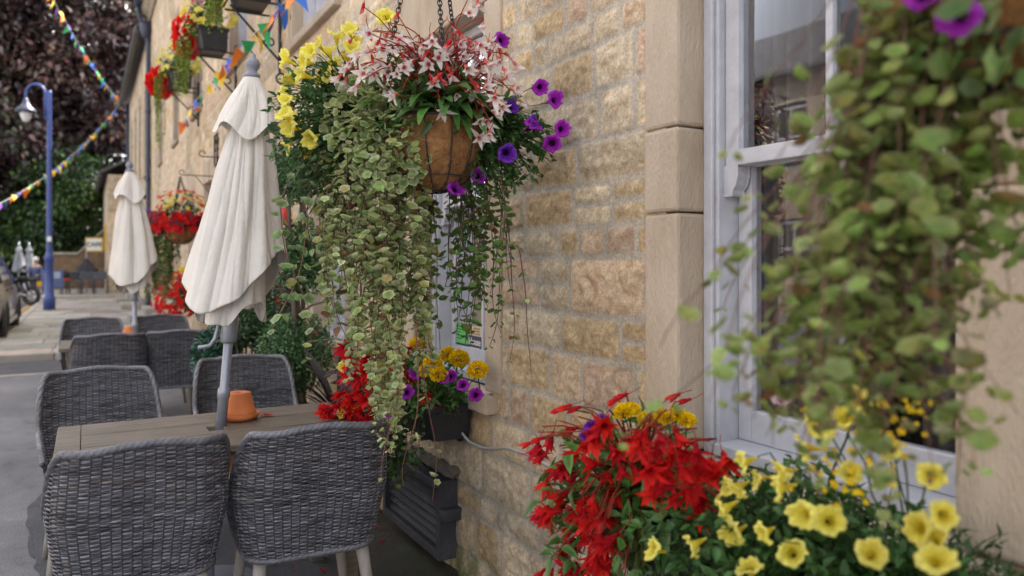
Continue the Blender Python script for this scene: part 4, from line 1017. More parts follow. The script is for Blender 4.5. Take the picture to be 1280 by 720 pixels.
def vines(name, parent, starts, ends_z, outs, leaf=(.026, .040), step=.021, cc=VARG_C, ce=VARG_E, tpl=RND, sway=.03, stem_c=(.16, .10, .06), jitter=.012, stem_r=.0017, dens=1.0, drift=False):
    """hanging strands: from each start a short arch outwards then straight down to ends_z"""
    g = G(); LP = []; LT = []; LN = []; LS = []
    for s, ez, o in zip(starts, ends_z, outs):
        s = np.array(s, float); o = np.array(o, float); L = max(.08, s[2] - ez); n = max(6, int(L / .02)); t = np.linspace(0, 1, n)
        arch = t ** .8 if drift else np.minimum(1, t * L / .12)
        ph = rng.uniform(0, 6, 4)
        x = s[0] + o[0] * arch + sway * (np.sin(t * L * 5 + ph[0]) - math.sin(ph[0])) * t + sway * .4 * np.sin(t * L * 14 + ph[1]) * t
        y = s[1] + o[1] * arch + sway * (np.sin(t * L * 5 + ph[2]) - math.sin(ph[2])) * t + sway * .4 * np.sin(t * L * 13 + ph[3]) * t
        z = s[2] + .04 * np.sin(np.minimum(1, t * L / .10) * PI) - L * t
        P = np.stack([x, y, z], 1); V, F = tube(P, np.linspace(stem_r * 1.3, stem_r * .7, n), 4, False); g.add(V, F, np.array(stem_c) * math.exp(random.gauss(0, .25)))
        m = max(3, int(L / step)); k = np.linspace(.02, 1, m); k = k[rng.random(m) < dens]; m = len(k)
        q = np.stack([np.interp(k, t, P[:, i]) for i in range(3)], 1)
        az = rng.uniform(0, 2 * PI, m) + np.arange(m) * PI / 2
        for sgn in (0, PI):
            a = az + sgn; d = np.stack([np.cos(a), np.sin(a), rng.uniform(-1.5, -.1, m)], 1)
            LP.append(q + rng.normal(0, jitter * .3, q.shape)); LT.append(d); LN.append(np.stack([np.cos(a), np.sin(a), rng.uniform(.35, 1.1, m)], 1) + rng.normal(0, .30, (m, 3))); LS.append((leaf[0] + (leaf[1] - leaf[0]) * rng.random(m) ** 1.35) * np.where(k > .93, .55, 1))
    LP = np.concatenate(LP); n = len(LP); LT = np.concatenate(LT); LN = np.concatenate(LN); LS = np.concatenate(LS)
    c = vary(cc, n, .28, .10); e = vary(ce, n, .18, .06); yl = rng.random(n) < .15; c[yl] = vary((.30, .30, .06), yl.sum(), .2); br = rng.random(n) < .045; c[br] = vary((.20, .11, .045), br.sum(), .2); e[br] = c[br] * 1.1
    sel = rng.random(n); alt = RNDC if tpl is RND else tpl
    for k, tp in ((sel < .55, tpl), ((sel >= .55) & (sel < .88), alt), (sel >= .88, OVW)):
        if k.any(): g.add(*inst(tp, LP[k] + unit(LT[k]) * .006, LT[k], LN[k], LS[k], c[k], e[k]))
    return g.build(name, M['leaf'], parent)

def clump(n, c, rad, shell=.55):
    """n points in an ellipsoid, thinned towards the middle, with outward directions"""
    d = rdir(n); r = shell + (1 - shell) * rng.random(n) ** .6
    c = np.asarray(c, float); rad = np.asarray(rad, float)
    return c + d * rad * r[:, None], d

def sprigs(name, parent, roots, tips, leaf=(.018, .032), per=14, tpl=OV, cc=GREEN, ce=None, stem_c=(.07, .12, .035), mat='leaf', droop=.35, r=.0015):
    """bushy shoots: each stem runs root -> tip and carries leaves all along"""
    g = G(); LP = []; LT = []; LN = []
    for a, b in zip(roots, tips):
        t = np.linspace(0, 1, 7)[:, None]; P = a + (b - a) * t; P[:, 2] += .10 * np.linalg.norm(b - a) * np.sin(t[:, 0] * PI) - droop * .12 * np.linalg.norm(b - a) * t[:, 0] ** 2; P += rng.normal(0, .006, P.shape) * t
        V, F = tube(P, np.linspace(r * 1.4, r * .6, 7), 4, False); g.add(V, F, np.array(stem_c))
        k = rng.uniform(.12, 1, per); q = np.stack([np.interp(k, t[:, 0], P[:, i]) for i in range(3)], 1); ax = unit(b - a)
        d = unit(rng.normal(size=(per, 3)) + ax * .9 + np.array([0, 0, -.1])); LP.append(q); LT.append(d); LN.append(rng.normal(0, .5, (per, 3)) + np.array([0, 0, .9]) + ax * .3)
    LP = np.concatenate(LP); LT = np.concatenate(LT); LN = np.concatenate(LN); n = len(LP)
    c = vary(cc, n, .3, .1); e = c * 1.12 if ce is None else vary(ce, n, .2, .1)
    V, F, C = inst(tpl, LP, LT, LN, rng.uniform(*leaf, n), c, e); g.add(V, F, C)
    return g.build(name, M[mat], parent)

def bracket(x_out, y, z, label, drop=.35):
    """scrolled iron wall bracket with a hook at its outer end"""
    t = thing('wall_bracket', label, 'bracket', (WX, y, z), 'black iron basket brackets on the wall'); g = G()
    g.add(*box(WX - .022, WX - .004, y - .012, y + .012, z - drop, z + .06))
    g.add(*tube([[WX - .01, y, z], [x_out + .04, y, z]], .007, 6)); a = np.linspace(-PI / 2, PI * 1.1, 16)
    g.add(*tube(np.stack([x_out + .04 + .028 * np.cos(PI + a * 1) * 0 - .03 * np.cos(a), np.full(16, y), z + .03 + .03 * np.sin(a)], 1), .006, 6))
    g.add(*tube([[WX - .012, y, z - drop + .03], [x_out + .2, y, z - .004]], .006, 6)); g.build('bracket', M['black_iron'], t)
    return t

def basket_bowl(root, c, R, h, wires=14, seg=36):
    """coir lined wire bowl: rim at c[2], bottom h below"""
    a = np.linspace(0, PI / 2, 10); pr = np.stack([R * np.cos(a) ** .75, c[2] - h * np.sin(a)], 1); pr[-1, 0] = .002
    V, F = lathe(pr, (c[0], c[1], 0), seg, False); V[:, :2] += .006 * (fbm(V[:, 2] * 40, np.arctan2(V[:, 1] - c[1], V[:, 0] - c[0]) * 4)[:, None] - .5) * unit(V[:, :2] - c[:2])
    b = mk('coir_bowl', V, F, M['coir'], root)
    n = 900; a = rng.uniform(0, 2 * PI, n); e = rng.uniform(.02, 1.35, n); rr = (R + .001) * np.cos(e) ** .75      # loose coir fibres
    P = np.stack([c[0] + rr * np.cos(a), c[1] + rr * np.sin(a), c[2] - h * np.sin(e)], 1); O = unit(P - np.array([c[0], c[1], c[2]])); T = unit(np.cross(O, rdir(n))) + O * .35
    leaves('coir_fibres', b, P, T, O, rng.uniform(.015, .035, n), FIB, vary((.36, .19, .075), n, .4), vary((.45, .26, .11), n, .4))
    g = G()
    for i in range(wires):
        th = 2 * PI * (i + .4) / wires; k = np.linspace(0, 1, 12); rr = (R + .005) * np.cos(k * PI / 2 * .93) ** .75; ang = th + .25 * k ** 2
        g.add(*tube(np.stack([c[0] + rr * np.cos(ang), c[1] + rr * np.sin(ang), c[2] - (h + .004) * np.sin(k * PI / 2 * .93)], 1), .0028, 5))
    for k, q in ((0, .004), (.97, .0035), (.62, .0025)):
        V, F = torus((c[0], c[1], c[2] - (h + .004) * math.sin(k * PI / 2 * .93)), (R + .005) * math.cos(k * PI / 2 * .93) ** .75, q, 'z', 36, 6); g.add(V, F)
    g.build('wire_cage', M['black_iron'], b)
    V, F = lathe([(.001, c[2] - .0), (R * .7, c[2] - .008), (R * .985, c[2] - .03)], (c[0], c[1], 0), 24, False); mk('soil', V, F[::-1] if False else F, M['soil'], b)
    return b

def small_flowers(name, parent, P, D, size, c, tpl=OVW, per=5, mat='petal'):
    """small far blooms: a few petals at each point"""
    P = np.asarray(P, float); D = np.asarray(D, float); order = np.argsort(np.linalg.norm(P, axis=1)); P = P[order]; D = unit(D[order])
    near, far = order[:100] * 0 + np.arange(min(100, len(P))), np.arange(min(100, len(P)), len(P)); meshes = []
    for k in range(3):
        a = np.arange(per) * 2 * PI / per + rng.uniform(-.25, .25, per); T = np.stack([np.cos(a), np.sin(a), rng.uniform(.1, .7, per)], 1)
        V, F, C = inst(tpl, T * .03, T, np.tile([0, 0, 1.], (per, 1)) + rng.normal(0, .25, (per, 3)), rng.uniform(.8, 1.15, per), vary(c, per, .13, .04), vary(np.array(c) * 1.1, per, .1, .04)); meshes.append(make_mesh(name, V, F, M[mat], C))
    one = name[:-1] if name.endswith('s') else name
    for i in near: put(one, meshes[i % 3], parent, P[i], D[i], size * rng.uniform(.8, 1.2))
    if len(far):
        n = len(far); Pf = np.repeat(P[far], per, 0); Df = np.repeat(D[far], per, 0); T = unit(np.cross(Df, rdir(n * per))) + Df * .4
        o = leaves(name, parent, Pf, T, Df, rng.uniform(.8, 1.2, n * per) * size, tpl, vary(c, n * per, .15, .05), vary(np.array(c) * 1.1, n * per, .12, .05), mat); o['kind'] = 'stuff'

# ---- the big basket in front of the second window
def big_basket():
    d0, r0 = 2.60, -.285
    c = CP(r0, d0, 1.925); R, h = .195, .235
    t = thing('hanging_basket', 'big hanging basket of white begonias, yellow and purple petunias with a long curtain of vines', 'basket', (c[0], c[1], c[2] - h), 'hanging flower baskets on the pub front')
    basket_bowl(t, c, R, h)
    hook = np.array([c[0], c[1], 2.90])
    for i in range(3):
        a = 2 * PI * i / 3 + .4; g = chain(c + [R * math.cos(a), R * math.sin(a), 0], hook - [0, 0, .03]); g.build('chain', M['black_iron'], t)
    bracket(c[0] - .01, c[1], 2.90, 'iron wall bracket carrying the big basket of white begonias')
    def Q(r, d, z): return CP(r0 + r, d0 + d, z)
    # variegated trailing leaves: a thick curtain on the left front, thin strands at the right rear, loose ones far left
    st = []; ez = []; ou = []
    for i in range(66):
        r = rng.uniform(-.36, .0); d = rng.uniform(-.22, .20); z = rng.uniform(1.80, 2.02); st.append(Q(r * .55, d * .8, z)); o = Q(r, d, 0) - Q(r * .55, d * .8, 0); ou.append(o)
        long = rng.random(); mid = math.exp(-((r + .14) / .11) ** 2)
        ez.append(1.50 - (.25 + .62 * mid) * long ** .9 + rng.uniform(-.05, .05))
    vines('trailing_vines', t, st, ez, ou, (.017, .039), .021, sway=.026, dens=.82)
    st = []; ez = []; ou = []
    for i in range(32):
        r = rng.uniform(-.06, .26); st.append(Q(r * .75, rng.uniform(.04, .2), rng.uniform(1.72, 1.95))); ou.append(Q(r, .1, 0) - Q(r * .75, .1, 0)); ez.append(rng.uniform(1.12, 1.45))
    vines('trailing_vines', t, st, ez, ou, (.018, .036), .030, cc=np.array([.085, .17, .04]), ce=np.array([.15, .24, .07]), sway=.035, dens=.7)
    st = []; ez = []; ou = []
    for i in range(6):
        r = rng.uniform(-.56, -.34); st.append(Q(r * .8, rng.uniform(-.1, .15), rng.uniform(1.72, 1.85))); ou.append(Q(r, 0, 0) - Q(r * .8, 0, 0)); ez.append(rng.uniform(1.10, 1.55))
    vines('trailing_vines', t, st, ez, ou, (.030, .046), .05, cc=np.array([.13, .22, .06]), ce=np.array([.33, .40, .20]), sway=.05, stem_c=(.22, .10, .08))
    # bare reddish tips
    st = [Q(-.10, -.15, 1.2), Q(-.04, -.12, 1.25), Q(.26, .12, 1.6), Q(.30, .1, 1.5), Q(-.02, -.1, 1.1)]
    vines('trailing_vines', t, st, [.78, .70, 1.10, 1.05, .62], [Q(.02, 0, 0) - Q(0, 0, 0)] * 5, (.018, .03), .07, sway=.05, stem_c=(.25, .11, .09), dens=.6)
    # blanket of variegated leaf over the left of the dome
    n = 900; P, D = clump(n, Q(-.17, -.06, 1.90), (.17, .17, .17), .6); leaves('variegated_leaves', t, P, D + np.array([0, 0, -.5]), D + rng.normal(0, .4, (n, 3)), rng.uniform(.018, .036, n), RND, vary(VARG_C, n, .3), vary(VARG_E, n, .2, .06))
    n = 420; P, D = clump(n, Q(-.10, -.13, 1.84), (.13, .10, .17), .5); leaves('variegated_leaves', t, P, D + np.array([0, 0, -.6]), D + rng.normal(0, .4, (n, 3)) - np.array([.3, .5, 0]), rng.uniform(.018, .036, n), RND, vary(VARG_C, n, .3), vary(VARG_E, n, .2, .06))
    # yellow petunia mound, left
    def mound(cr, cd, cz, rad, n, **k):
        P, D = clump(n, Q(cr, cd, cz), rad, .7); root = np.repeat(Q(cr * .45, cd * .5, 1.93)[None], n, 0) + rng.normal(0, .03, (n, 3)); return root, P, D
    ro, P, D = mound(-.40, .03, 1.93, (.18, .19, .27), 330); sprigs('petunia_foliage', t, ro, P, (.022, .038), 13, OV, np.array([.05, .115, .035]), droop=.6)
    ro, P, D = mound(-.34, .02, 1.78, (.18, .16, .17), 130); sprigs('petunia_foliage', t, ro, P, (.022, .036), 11, OV, np.array([.045, .10, .03]), droop=.9)
    ypx = [(352, 72), (360, 98), (385, 62), (395, 52), (372, 92), (420, 40), (428, 58), (415, 75), (408, 92), (436, 34), (445, 44), (356, 122), (352, 140), (362, 148), (358, 160), (385, 175), (378, 192), (352, 118), (410, 60), (400, 96), (440, 55), (376, 78), (424, 88), (356, 186), (430, 68)]
    pts = [at(x, y, rng.uniform(2.35, 2.6)) for x, y in ypx]; lk = [unit(p - Q(-.24, .05, 1.88)) * 1.3 + rng.normal(0, .45, 3) + np.array([-.3, .2, 0]) for p in pts]
    scatter_flowers(t, 'yellow_petunia', 'yellow_petunia', pts, lk, .75, 1.0)
    stems_to('flower_stems', t, [Q(-.22, .03, 1.92)] * len(pts), [p - unit(l) * .05 for p, l in zip(pts, lk)])
    p = at(481, 19, 2.52); put('yellow_petunia', FL['yellow_petunia'][0], t, p, CP(-.1, -1, .15), 1.05); stems_to('flower_stems', t, [Q(-.05, 0, 1.98)], [p])
    # white and pink begonias over the top
    ro, P, D = mound(.03, -.02, 1.99, (.29, .22, .20), 190); P = P[P[:, 2] > 1.86]; ro = ro[:len(P)]
    sprigs('begonia_foliage', t, ro, P, (.045, .075), 7, tpl_ovate(.36, .1, .3), np.array([.06, .14, .035]), np.array([.10, .17, .05]), (.35, .10, .05), droop=1.2, r=.002)
    n = 90; a = rng.uniform(0, 2 * PI, n); ro = Q(.05, -.02, 1.93) + np.stack([.10 * np.cos(a), .10 * np.sin(a), rng.uniform(0, .06, n)], 1); T = np.stack([np.cos(a), np.sin(a), rng.uniform(-.3, .6, n)], 1)
    leaves('strap_leaves', t, ro, T, np.tile([0, 0, 1.0], (n, 1)) + rng.normal(0, .2, (n, 3)), rng.uniform(.15, .25, n), STR, vary((.05, .14, .03), n, .25), vary((.10, .22, .05), n, .2))
    bpx = [(432, 100), (438, 78), (446, 108), (455, 92), (462, 64), (470, 92), (478, 80), (486, 108), (497, 92), (505, 84), (510, 60), (523, 66), (536, 80), (548, 72), (552, 96), (560, 60), (566, 86), (578, 70), (584, 102), (592, 88), (600, 76), (606, 110), (612, 96), (619, 120), (627, 132), (598, 134), (588, 62), (612, 52), (624, 74), (634, 68), (640, 112), (630, 98), (606, 150), (598, 172), (612, 166), (510, 134), (536, 142), (552, 136), (494, 118), (520, 108), (574, 52), (540, 50), (496, 50), (604, 30), (586, 16), (644, 80), (618, 140), (470, 112), (450, 68), (528, 92), (571, 118), (595, 118), (583, 84), (516, 76), (480, 62)]
    bpx = bpx + [(x + rng.normal(0, 14), y + rng.normal(-4, 12)) for x, y in bpx[::2]]; pts = [at(x, y, rng.uniform(2.26, 2.54)) for x, y in bpx]; lk = [np.array([*(unit(p - Q(0, 0, 1.95))[:2] * 1.0), -.55]) + rng.normal(0, .35, 3) for p in pts]
    scatter_flowers(t, 'begonia_flower', 'white_begonia', pts, lk, .78, 1.10)
    top = [np.array(p) - unit(l) * .045 for p, l in zip(pts, lk)]; stems_to('flower_stems', t, [Q(.03, -.02, 1.97) + rng.normal(0, .04, 3) for _ in top], top, .0018, (.45, .06, .04), .08, 'petal')
    pts = [at(rng.uniform(440, 640), rng.uniform(38, 130), rng.uniform(2.3, 2.55)) for _ in range(34)] + [at(454, 8, 2.5), at(497, 18, 2.5)]; lk = [np.array([rng.normal(0, .5), rng.normal(0, .5), -.8]) for _ in pts]
    scatter_flowers(t, 'begonia_bud', 'bud', pts, lk, .8, 1.1); stems_to('flower_stems', t, [Q(.03, -.02, 1.97) + rng.normal(0, .05, 3) for _ in pts], pts, .0016, (.48, .06, .04), .06, 'petal')
    # purple petunias, right
    ro, P, D = mound(.30, .06, 1.86, (.14, .15, .15), 150); sprigs('petunia_foliage', t, ro * .5 + (Q(.14, .03, 1.9)) * .5, P, (.020, .036), 11, OV, np.array([.06, .14, .035]), droop=.4)
    ro, P, D = mound(.20, .0, 1.75, (.12, .12, .08), 60); sprigs('petunia_foliage', t, ro * .5 + Q(.15, .0, 1.86) * .5, P, (.02, .034), 10, OV, np.array([.045, .11, .03]), droop=.7)
    ppx = [(629, 50), (677, 109), (696, 124), (642, 131), (704, 160), (669, 155), (671, 153), (598, 218), (572, 235), (635, 192), (690, 180)]
    pts = [at(x, y, 2.50 + .18 * (x - 600) / 100 * .4 + rng.uniform(-.05, .05)) for x, y in ppx]; lk = [CP(.45 + rng.normal(0, .5), -.85, rng.normal(.1, .4)) for _ in pts]
    for i, (p, l) in enumerate(zip(pts, lk)): put('purple_petunia', random.choice(FL['purple_petunia' if i % 3 or i < 3 else 'violet_petunia']), t, p, l, random.uniform(.85, 1.05))
    stems_to('flower_stems', t, [Q(.20, .05, 1.88)] * len(pts), [p - unit(l) * .05 for p, l in zip(pts, lk)], .0015, (.07, .12, .04), .04)
big_basket()

# ---- the basket close to us at the right, its vines hanging before the first window
def near_basket():
    d0, r0 = .97, .655
    c = CP(r0, d0, 1.90); R, h = .19, .23
    t = thing('hanging_basket', 'hanging basket close at the upper right, trailing round leaved vines across the large sash window', 'basket', (c[0], c[1], c[2] - h), 'hanging flower baskets on the pub front')
    basket_bowl(t, c, R, h); hook = np.array([c[0], c[1], 2.90])
    for i in range(3): a = 2 * PI * i / 3 + .9; chain(c + [R * math.cos(a), R * math.sin(a), 0], hook - [0, 0, .03]).build('chain', M['black_iron'], t)
    def Q(r, d, z): return CP(r0 + r, d0 + d, z)
    def band(n, px0, px1, y0, y1, t0, t1, ztop, leaf, cc, ce, step=.024, sway=.03, dens=1, stem=(.24, .12, .09)):
        st = []; ez = []; ou = []
        for i in range(n):
            px = rng.uniform(px0, px1); tt = rng.uniform(t0, t1); e = at(px, rng.uniform(y0, y1), tt); rr = (px - 640) / FPX * tt
            a = CP(rr * .35 + .65 * (r0 - .08), d0 + (tt - d0) * .5, ztop + rng.uniform(-.05, .05)); st.append(a); ou.append(CP(rr, tt, 0) - np.array([a[0], a[1], 0])); ez.append(e[2])
        vines('trailing_vines', t, st, ez, ou, leaf, step, sway=sway, cc=cc, ce=ce, stem_c=stem, dens=dens, drift=True, stem_r=.0011)
    A = np.array([.175, .245, .05]); B = np.array([.30, .345, .12])
    band(19, 1045, 1200, 260, 430, .88, 1.06, 1.80, (.018, .036), A, B, .025, dens=.8)
    band(20, 940, 1130, 400, 575, .90, 1.05, 1.74, (.017, .035), A, B, .031, .06, dens=.75)
    band(20, 950, 1180, 480, 620, .92, 1.08, 1.70, (.017, .034), A, B, .028, .05, dens=.8)
    band(9, 910, 1030, 330, 560, .92, 1.05, 1.74, (.018, .035), A, B, .045, .07, dens=.8)
    band(14, 1170, 1300, 220, 410, .84, 1.0, 1.74, (.020, .038), np.array([.17, .245, .05]), np.array([.28, .33, .10]), .026, dens=.8)
    band(6, 1080, 1180, 420, 590, .9, 1.04, 1.62, (.022, .034), np.array([.14, .13, .05]), np.array([.22, .20, .10]), .04, .06)
    band(3, 930, 1010, 60, 250, .95, 1.05, 1.90, (.024, .034), A, B, .07, .05)
    P, D = clump(650, Q(.07, -.02, 1.84), (.22, .24, .16), .55); n = len(P)
    leaves('variegated_leaves', t, P, D + np.array([0, 0, -.4]), D + rng.normal(0, .3, (n, 3)), rng.uniform(.026, .04, n), RND, vary((.09, .16, .035), n, .3), vary((.2, .27, .08), n, .2))
    P, D = clump(420, Q(.0, -.10, 1.80), (.26, .16, .17), .5); n = len(P); leaves('variegated_leaves', t, P, D + np.array([0, 0, -.6]), D + rng.normal(0, .3, (n, 3)), rng.uniform(.02, .036, n), RND, vary((.10, .17, .04), n, .35), vary((.2, .26, .09), n, .2))
    P, D = clump(150, Q(0, -.04, 1.92), (.27, .26, .20), .7); sprigs('petunia_foliage', t, np.repeat(Q(0, 0, 1.9)[None], len(P), 0), P, (.022, .036), 11, OV, np.array([.05, .11, .03]))
    pts = [at(1195, 24, .80), at(1158, -12, .86), at(1250, -30, .84)]; lk = [CP(-.9, -.7, -.5), CP(-.4, -.8, .2), CP(.1, -1, 0)]
    scatter_flowers(t, 'purple_petunia', 'purple_petunia', pts, lk, .62, .72)
    bracket(c[0] - .01, c[1], 2.90, 'iron wall bracket carrying the near basket at the upper right')
near_basket()

# ---- troughs
def trough(root, x0, x1, y0, y1, z0, z1, taper=.03, rim=.012):
    def ring(k, z, o=0): return np.array([[x0 + taper * (1 - k) - o, y0 + taper * (1 - k) - o, z], [x1 + o, y0 + taper * (1 - k) - o, z], [x1 + o, y1 - taper * (1 - k) + o, z], [x0 + taper * (1 - k) - o, y1 - taper * (1 - k) + o, z]])
    R = [ring(0, z0), ring(.86, z1 - .035), ring(.87, z1 - .034, rim), ring(1, z1, rim), ring(1, z1, -.008), ring(.8, z1 - .05, -.010)]
    V = np.concatenate(R); F = [grid_faces(len(R), 4, True), np.array([[3, 2, 1, 0]])]
    o = mk('trough', V, F, M['black_plastic'], root, smooth=False, bev=.008)
    V, F = box(x0 + taper, x1 - .012, y0 + taper, y1 - taper, z1 - .05, z1 - .02); mk('soil', V, F, M['soil'], o, smooth=False)
    return o

def begonia_mass(t, pts, c, s=(.9, 1.25), buds=0, leafn=60, leafspread=(.25, .25, .2), stem=(.40, .07, .04)):
    c = np.array(c)
    lk = [unit(np.array([*(unit(p - c)[:2] * .7), -.75]) + rng.normal(0, .4, 3)) for p in pts]
    scatter_flowers(t, 'red_begonia', 'red_begonia', pts, lk, *s)
    stems_to('flower_stems', t, [c + rng.normal(0, .03, 3) * np.array([1, 1, .3]) for _ in pts], [np.array(p) - l * .05 for p, l in zip(pts, lk)], .0022, stem, .06, 'petal')
    P, D = clump(leafn, c + np.array([0, 0, .02]), leafspread, .45)
    sprigs('begonia_foliage', t, np.repeat(c[None], len(P), 0), P, (.045, .08), 6, tpl_ovate(.42, .12, .35), np.array([.06, .16, .035]), np.array([.12, .25, .06]), (.22, .10, .04), droop=1.0, r=.002)

def near_planter():
    t = thing('window_planter', 'planter of red begonias, marigolds and yellow petunias under the large sash window close to us', 'planter', (1.36, 1.22, .60), 'black trough planters fixed under the pub windows')
    trough(t, 1.26, 1.455, .80, 1.66, .60, .78)
    for y in (.95, 1.5): g = G(); g.add(*box(1.28, 1.495, y - .012, y + .012, .585, .597)); g.add(*box(1.478, 1.495, y - .012, y + .012, .54, .5849)); g.build('wall_bracket', M['black_iron'], t, False)
    c = np.array([1.28, 1.58, .80])
    px = [(672, 555), (690, 545), (700, 580), (684, 600), (715, 590), (725, 560), (735, 545), (748, 580), (690, 640), (712, 655), (730, 640), (700, 690), (720, 705), (745, 690), (765, 700), (742, 620), (760, 640), (775, 610), (800, 545), (812, 560), (826, 575), (838, 555), (850, 580), (820, 590), (808, 535), (870, 560), (885, 580), (860, 605), (845, 540), (780, 540), (880, 620), (895, 600), (690, 715), (735, 725), (780, 725), (765, 560), (905, 570), (720, 535), (755, 530), (705, 620), (725, 675), (775, 580), (835, 610), (680, 570), (790, 580), (815, 610)]
    px = px + [(x + rng.normal(0, 12), y + abs(rng.normal(0, 12))) for x, y in px[::2]] + [(rng.uniform(672, 770), rng.uniform(610, 715)) for _ in range(26)]; pts = [at(x, y, (2.02 if x < 730 else 1.84 if x < 800 else 1.62) + rng.uniform(-.09, .09)) for x, y in px]
    begonia_mass(t, pts, c, (.72, 1.12), 0, 170, (.28, .34, .26))
    pts = [at(x, y, 1.95) for x, y in ((662, 554), (709, 508), (722, 510), (700, 512), (676, 548), (770, 500), (780, 494), (846, 494), (860, 500))]
    scatter_flowers(t, 'red_bud', 'red_bud', pts, [CP(-1, rng.normal(0, .3), -.4) for _ in pts], .7, 1.0); stems_to('flower_stems', t, [c + [0, 0, .05]] * len(pts), pts, .002, (.30, .10, .04), .07)
    pts = [at(x, y, 1.88 + rng.uniform(-.05, .1)) for x, y in ((780, 516), (790, 512), (822, 518), (834, 524), (846, 520), (858, 526), (810, 526))]
    scatter_flowers(t, 'marigold', 'marigold', pts, [np.array([rng.normal(-.2, .2), rng.normal(-.3, .2), 1]) for _ in pts], .6, .8)
    pts = [at(740, 536, 2.0), at(752, 528, 2.0), at(735, 545, 1.98)]; scatter_flowers(t, 'purple_petunia', 'violet_petunia', pts, [CP(-.3, -1, .2)] * 3, .7, .8)
    # yellow petunias
    P, D = clump(560, (1.25, 1.02, .80), (.29, .42, .27), .35); P = P[P[:, 2] > .55]; sprigs('petunia_foliage', t, np.stack([rng.uniform(1.3, 1.42, len(P)), np.clip(P[:, 1], .84, 1.6), np.full(len(P), .77)], 1), P, (.020, .036), 13, OV, np.array([.045, .12, .03]), np.array([.065, .15, .04]), droop=.5)
    P, D = clump(120, (1.36, .72, .84), (.17, .15, .15), .5); sprigs('petunia_foliage', t, np.repeat(np.array([[1.36, .85, .77]]), len(P), 0), P, (.018, .03), 11, NAR, np.array([.035, .095, .026]), droop=.5)
    ypx = [(812, 686, 1), (862, 684, 1), (912, 670, 0), (918, 612, 1), (952, 668, 0), (968, 612, 1), (1000, 645, 0), (990, 690, 2), (935, 706, 2), (1066, 498, 3), (1058, 518, 3), (1024, 530, 3), (1064, 590, 3), (1100, 598, 0), (1145, 660, 0), (1180, 645, 3), (1164, 672, 2), (1172, 696, 2), (1000, 560, 1), (925, 580, 1), (905, 608, 1), (1165, 596, 3), (972, 590, 1), (942, 600, 1), (1038, 650, 2), (900, 640, 1), (1090, 690, 2), (1112, 560, 3)]
    pts = []; lk = []
    for x, y, k in ypx:
        tt = np.interp(x, [800, 920, 1000, 1100, 1200], [1.62, 1.46, 1.34, 1.2, 1.08]) + rng.uniform(-.04, .05); pts.append(at(x, y, tt)); lk.append({0: CP(-1, -.55, -.15), 1: CP(-1, -.1, -.35), 2: CP(-.3, -.8, .9), 3: CP(-.7, -.9, .5)}[k] + rng.normal(0, .3, 3))
    scatter_flowers(t, 'yellow_petunia', 'yellow_petunia', pts, lk, .58, .88)
    stems_to('flower_stems', t, [np.array([1.36, np.clip(p[1], .85, 1.6), .78]) for p in pts], [p - unit(l) * .06 for p, l in zip(pts, lk)], .0016)
    # small yellow sprays among them, one pink geranium
    n = 150; P = np.concatenate([at(1080, 560, 1.24) + rng.normal(0, .035, (50, 3)), at(1050, 600, 1.24) + rng.normal(0, .03, (50, 3)), at(1130, 520, 1.2) + rng.normal(0, .03, (50, 3))])
    small_flowers('small_yellow_flowers', t, P[rng.permutation(n)[:70]], np.array([-.5, -.6, .5]) + rdir(70) * .6, .0065, (.82, .58, .02), OVW, 5)
    pts = [at(1088, 430, 1.28) + rng.normal(0, .012, 3) for _ in range(6)]; scatter_flowers(t, 'pink_geranium', 'pale_pink', pts, [CP(rng.normal(0, .6), -1, .4) for _ in pts], .6, .8); stems_to('flower_stems', t, [np.array([1.38, 1.1, .78])], [at(1086, 438, 1.28)], .002, (.12, .14, .06))
    pts = [at(x, y, 1.45) for x, y in ((965, 494), (975, 502), (1015, 488))]; scatter_flowers(t, 'pink_geranium', 'pale_pink', pts, [CP(0, -1, .2)] * 3, .5, .6)
near_planter()

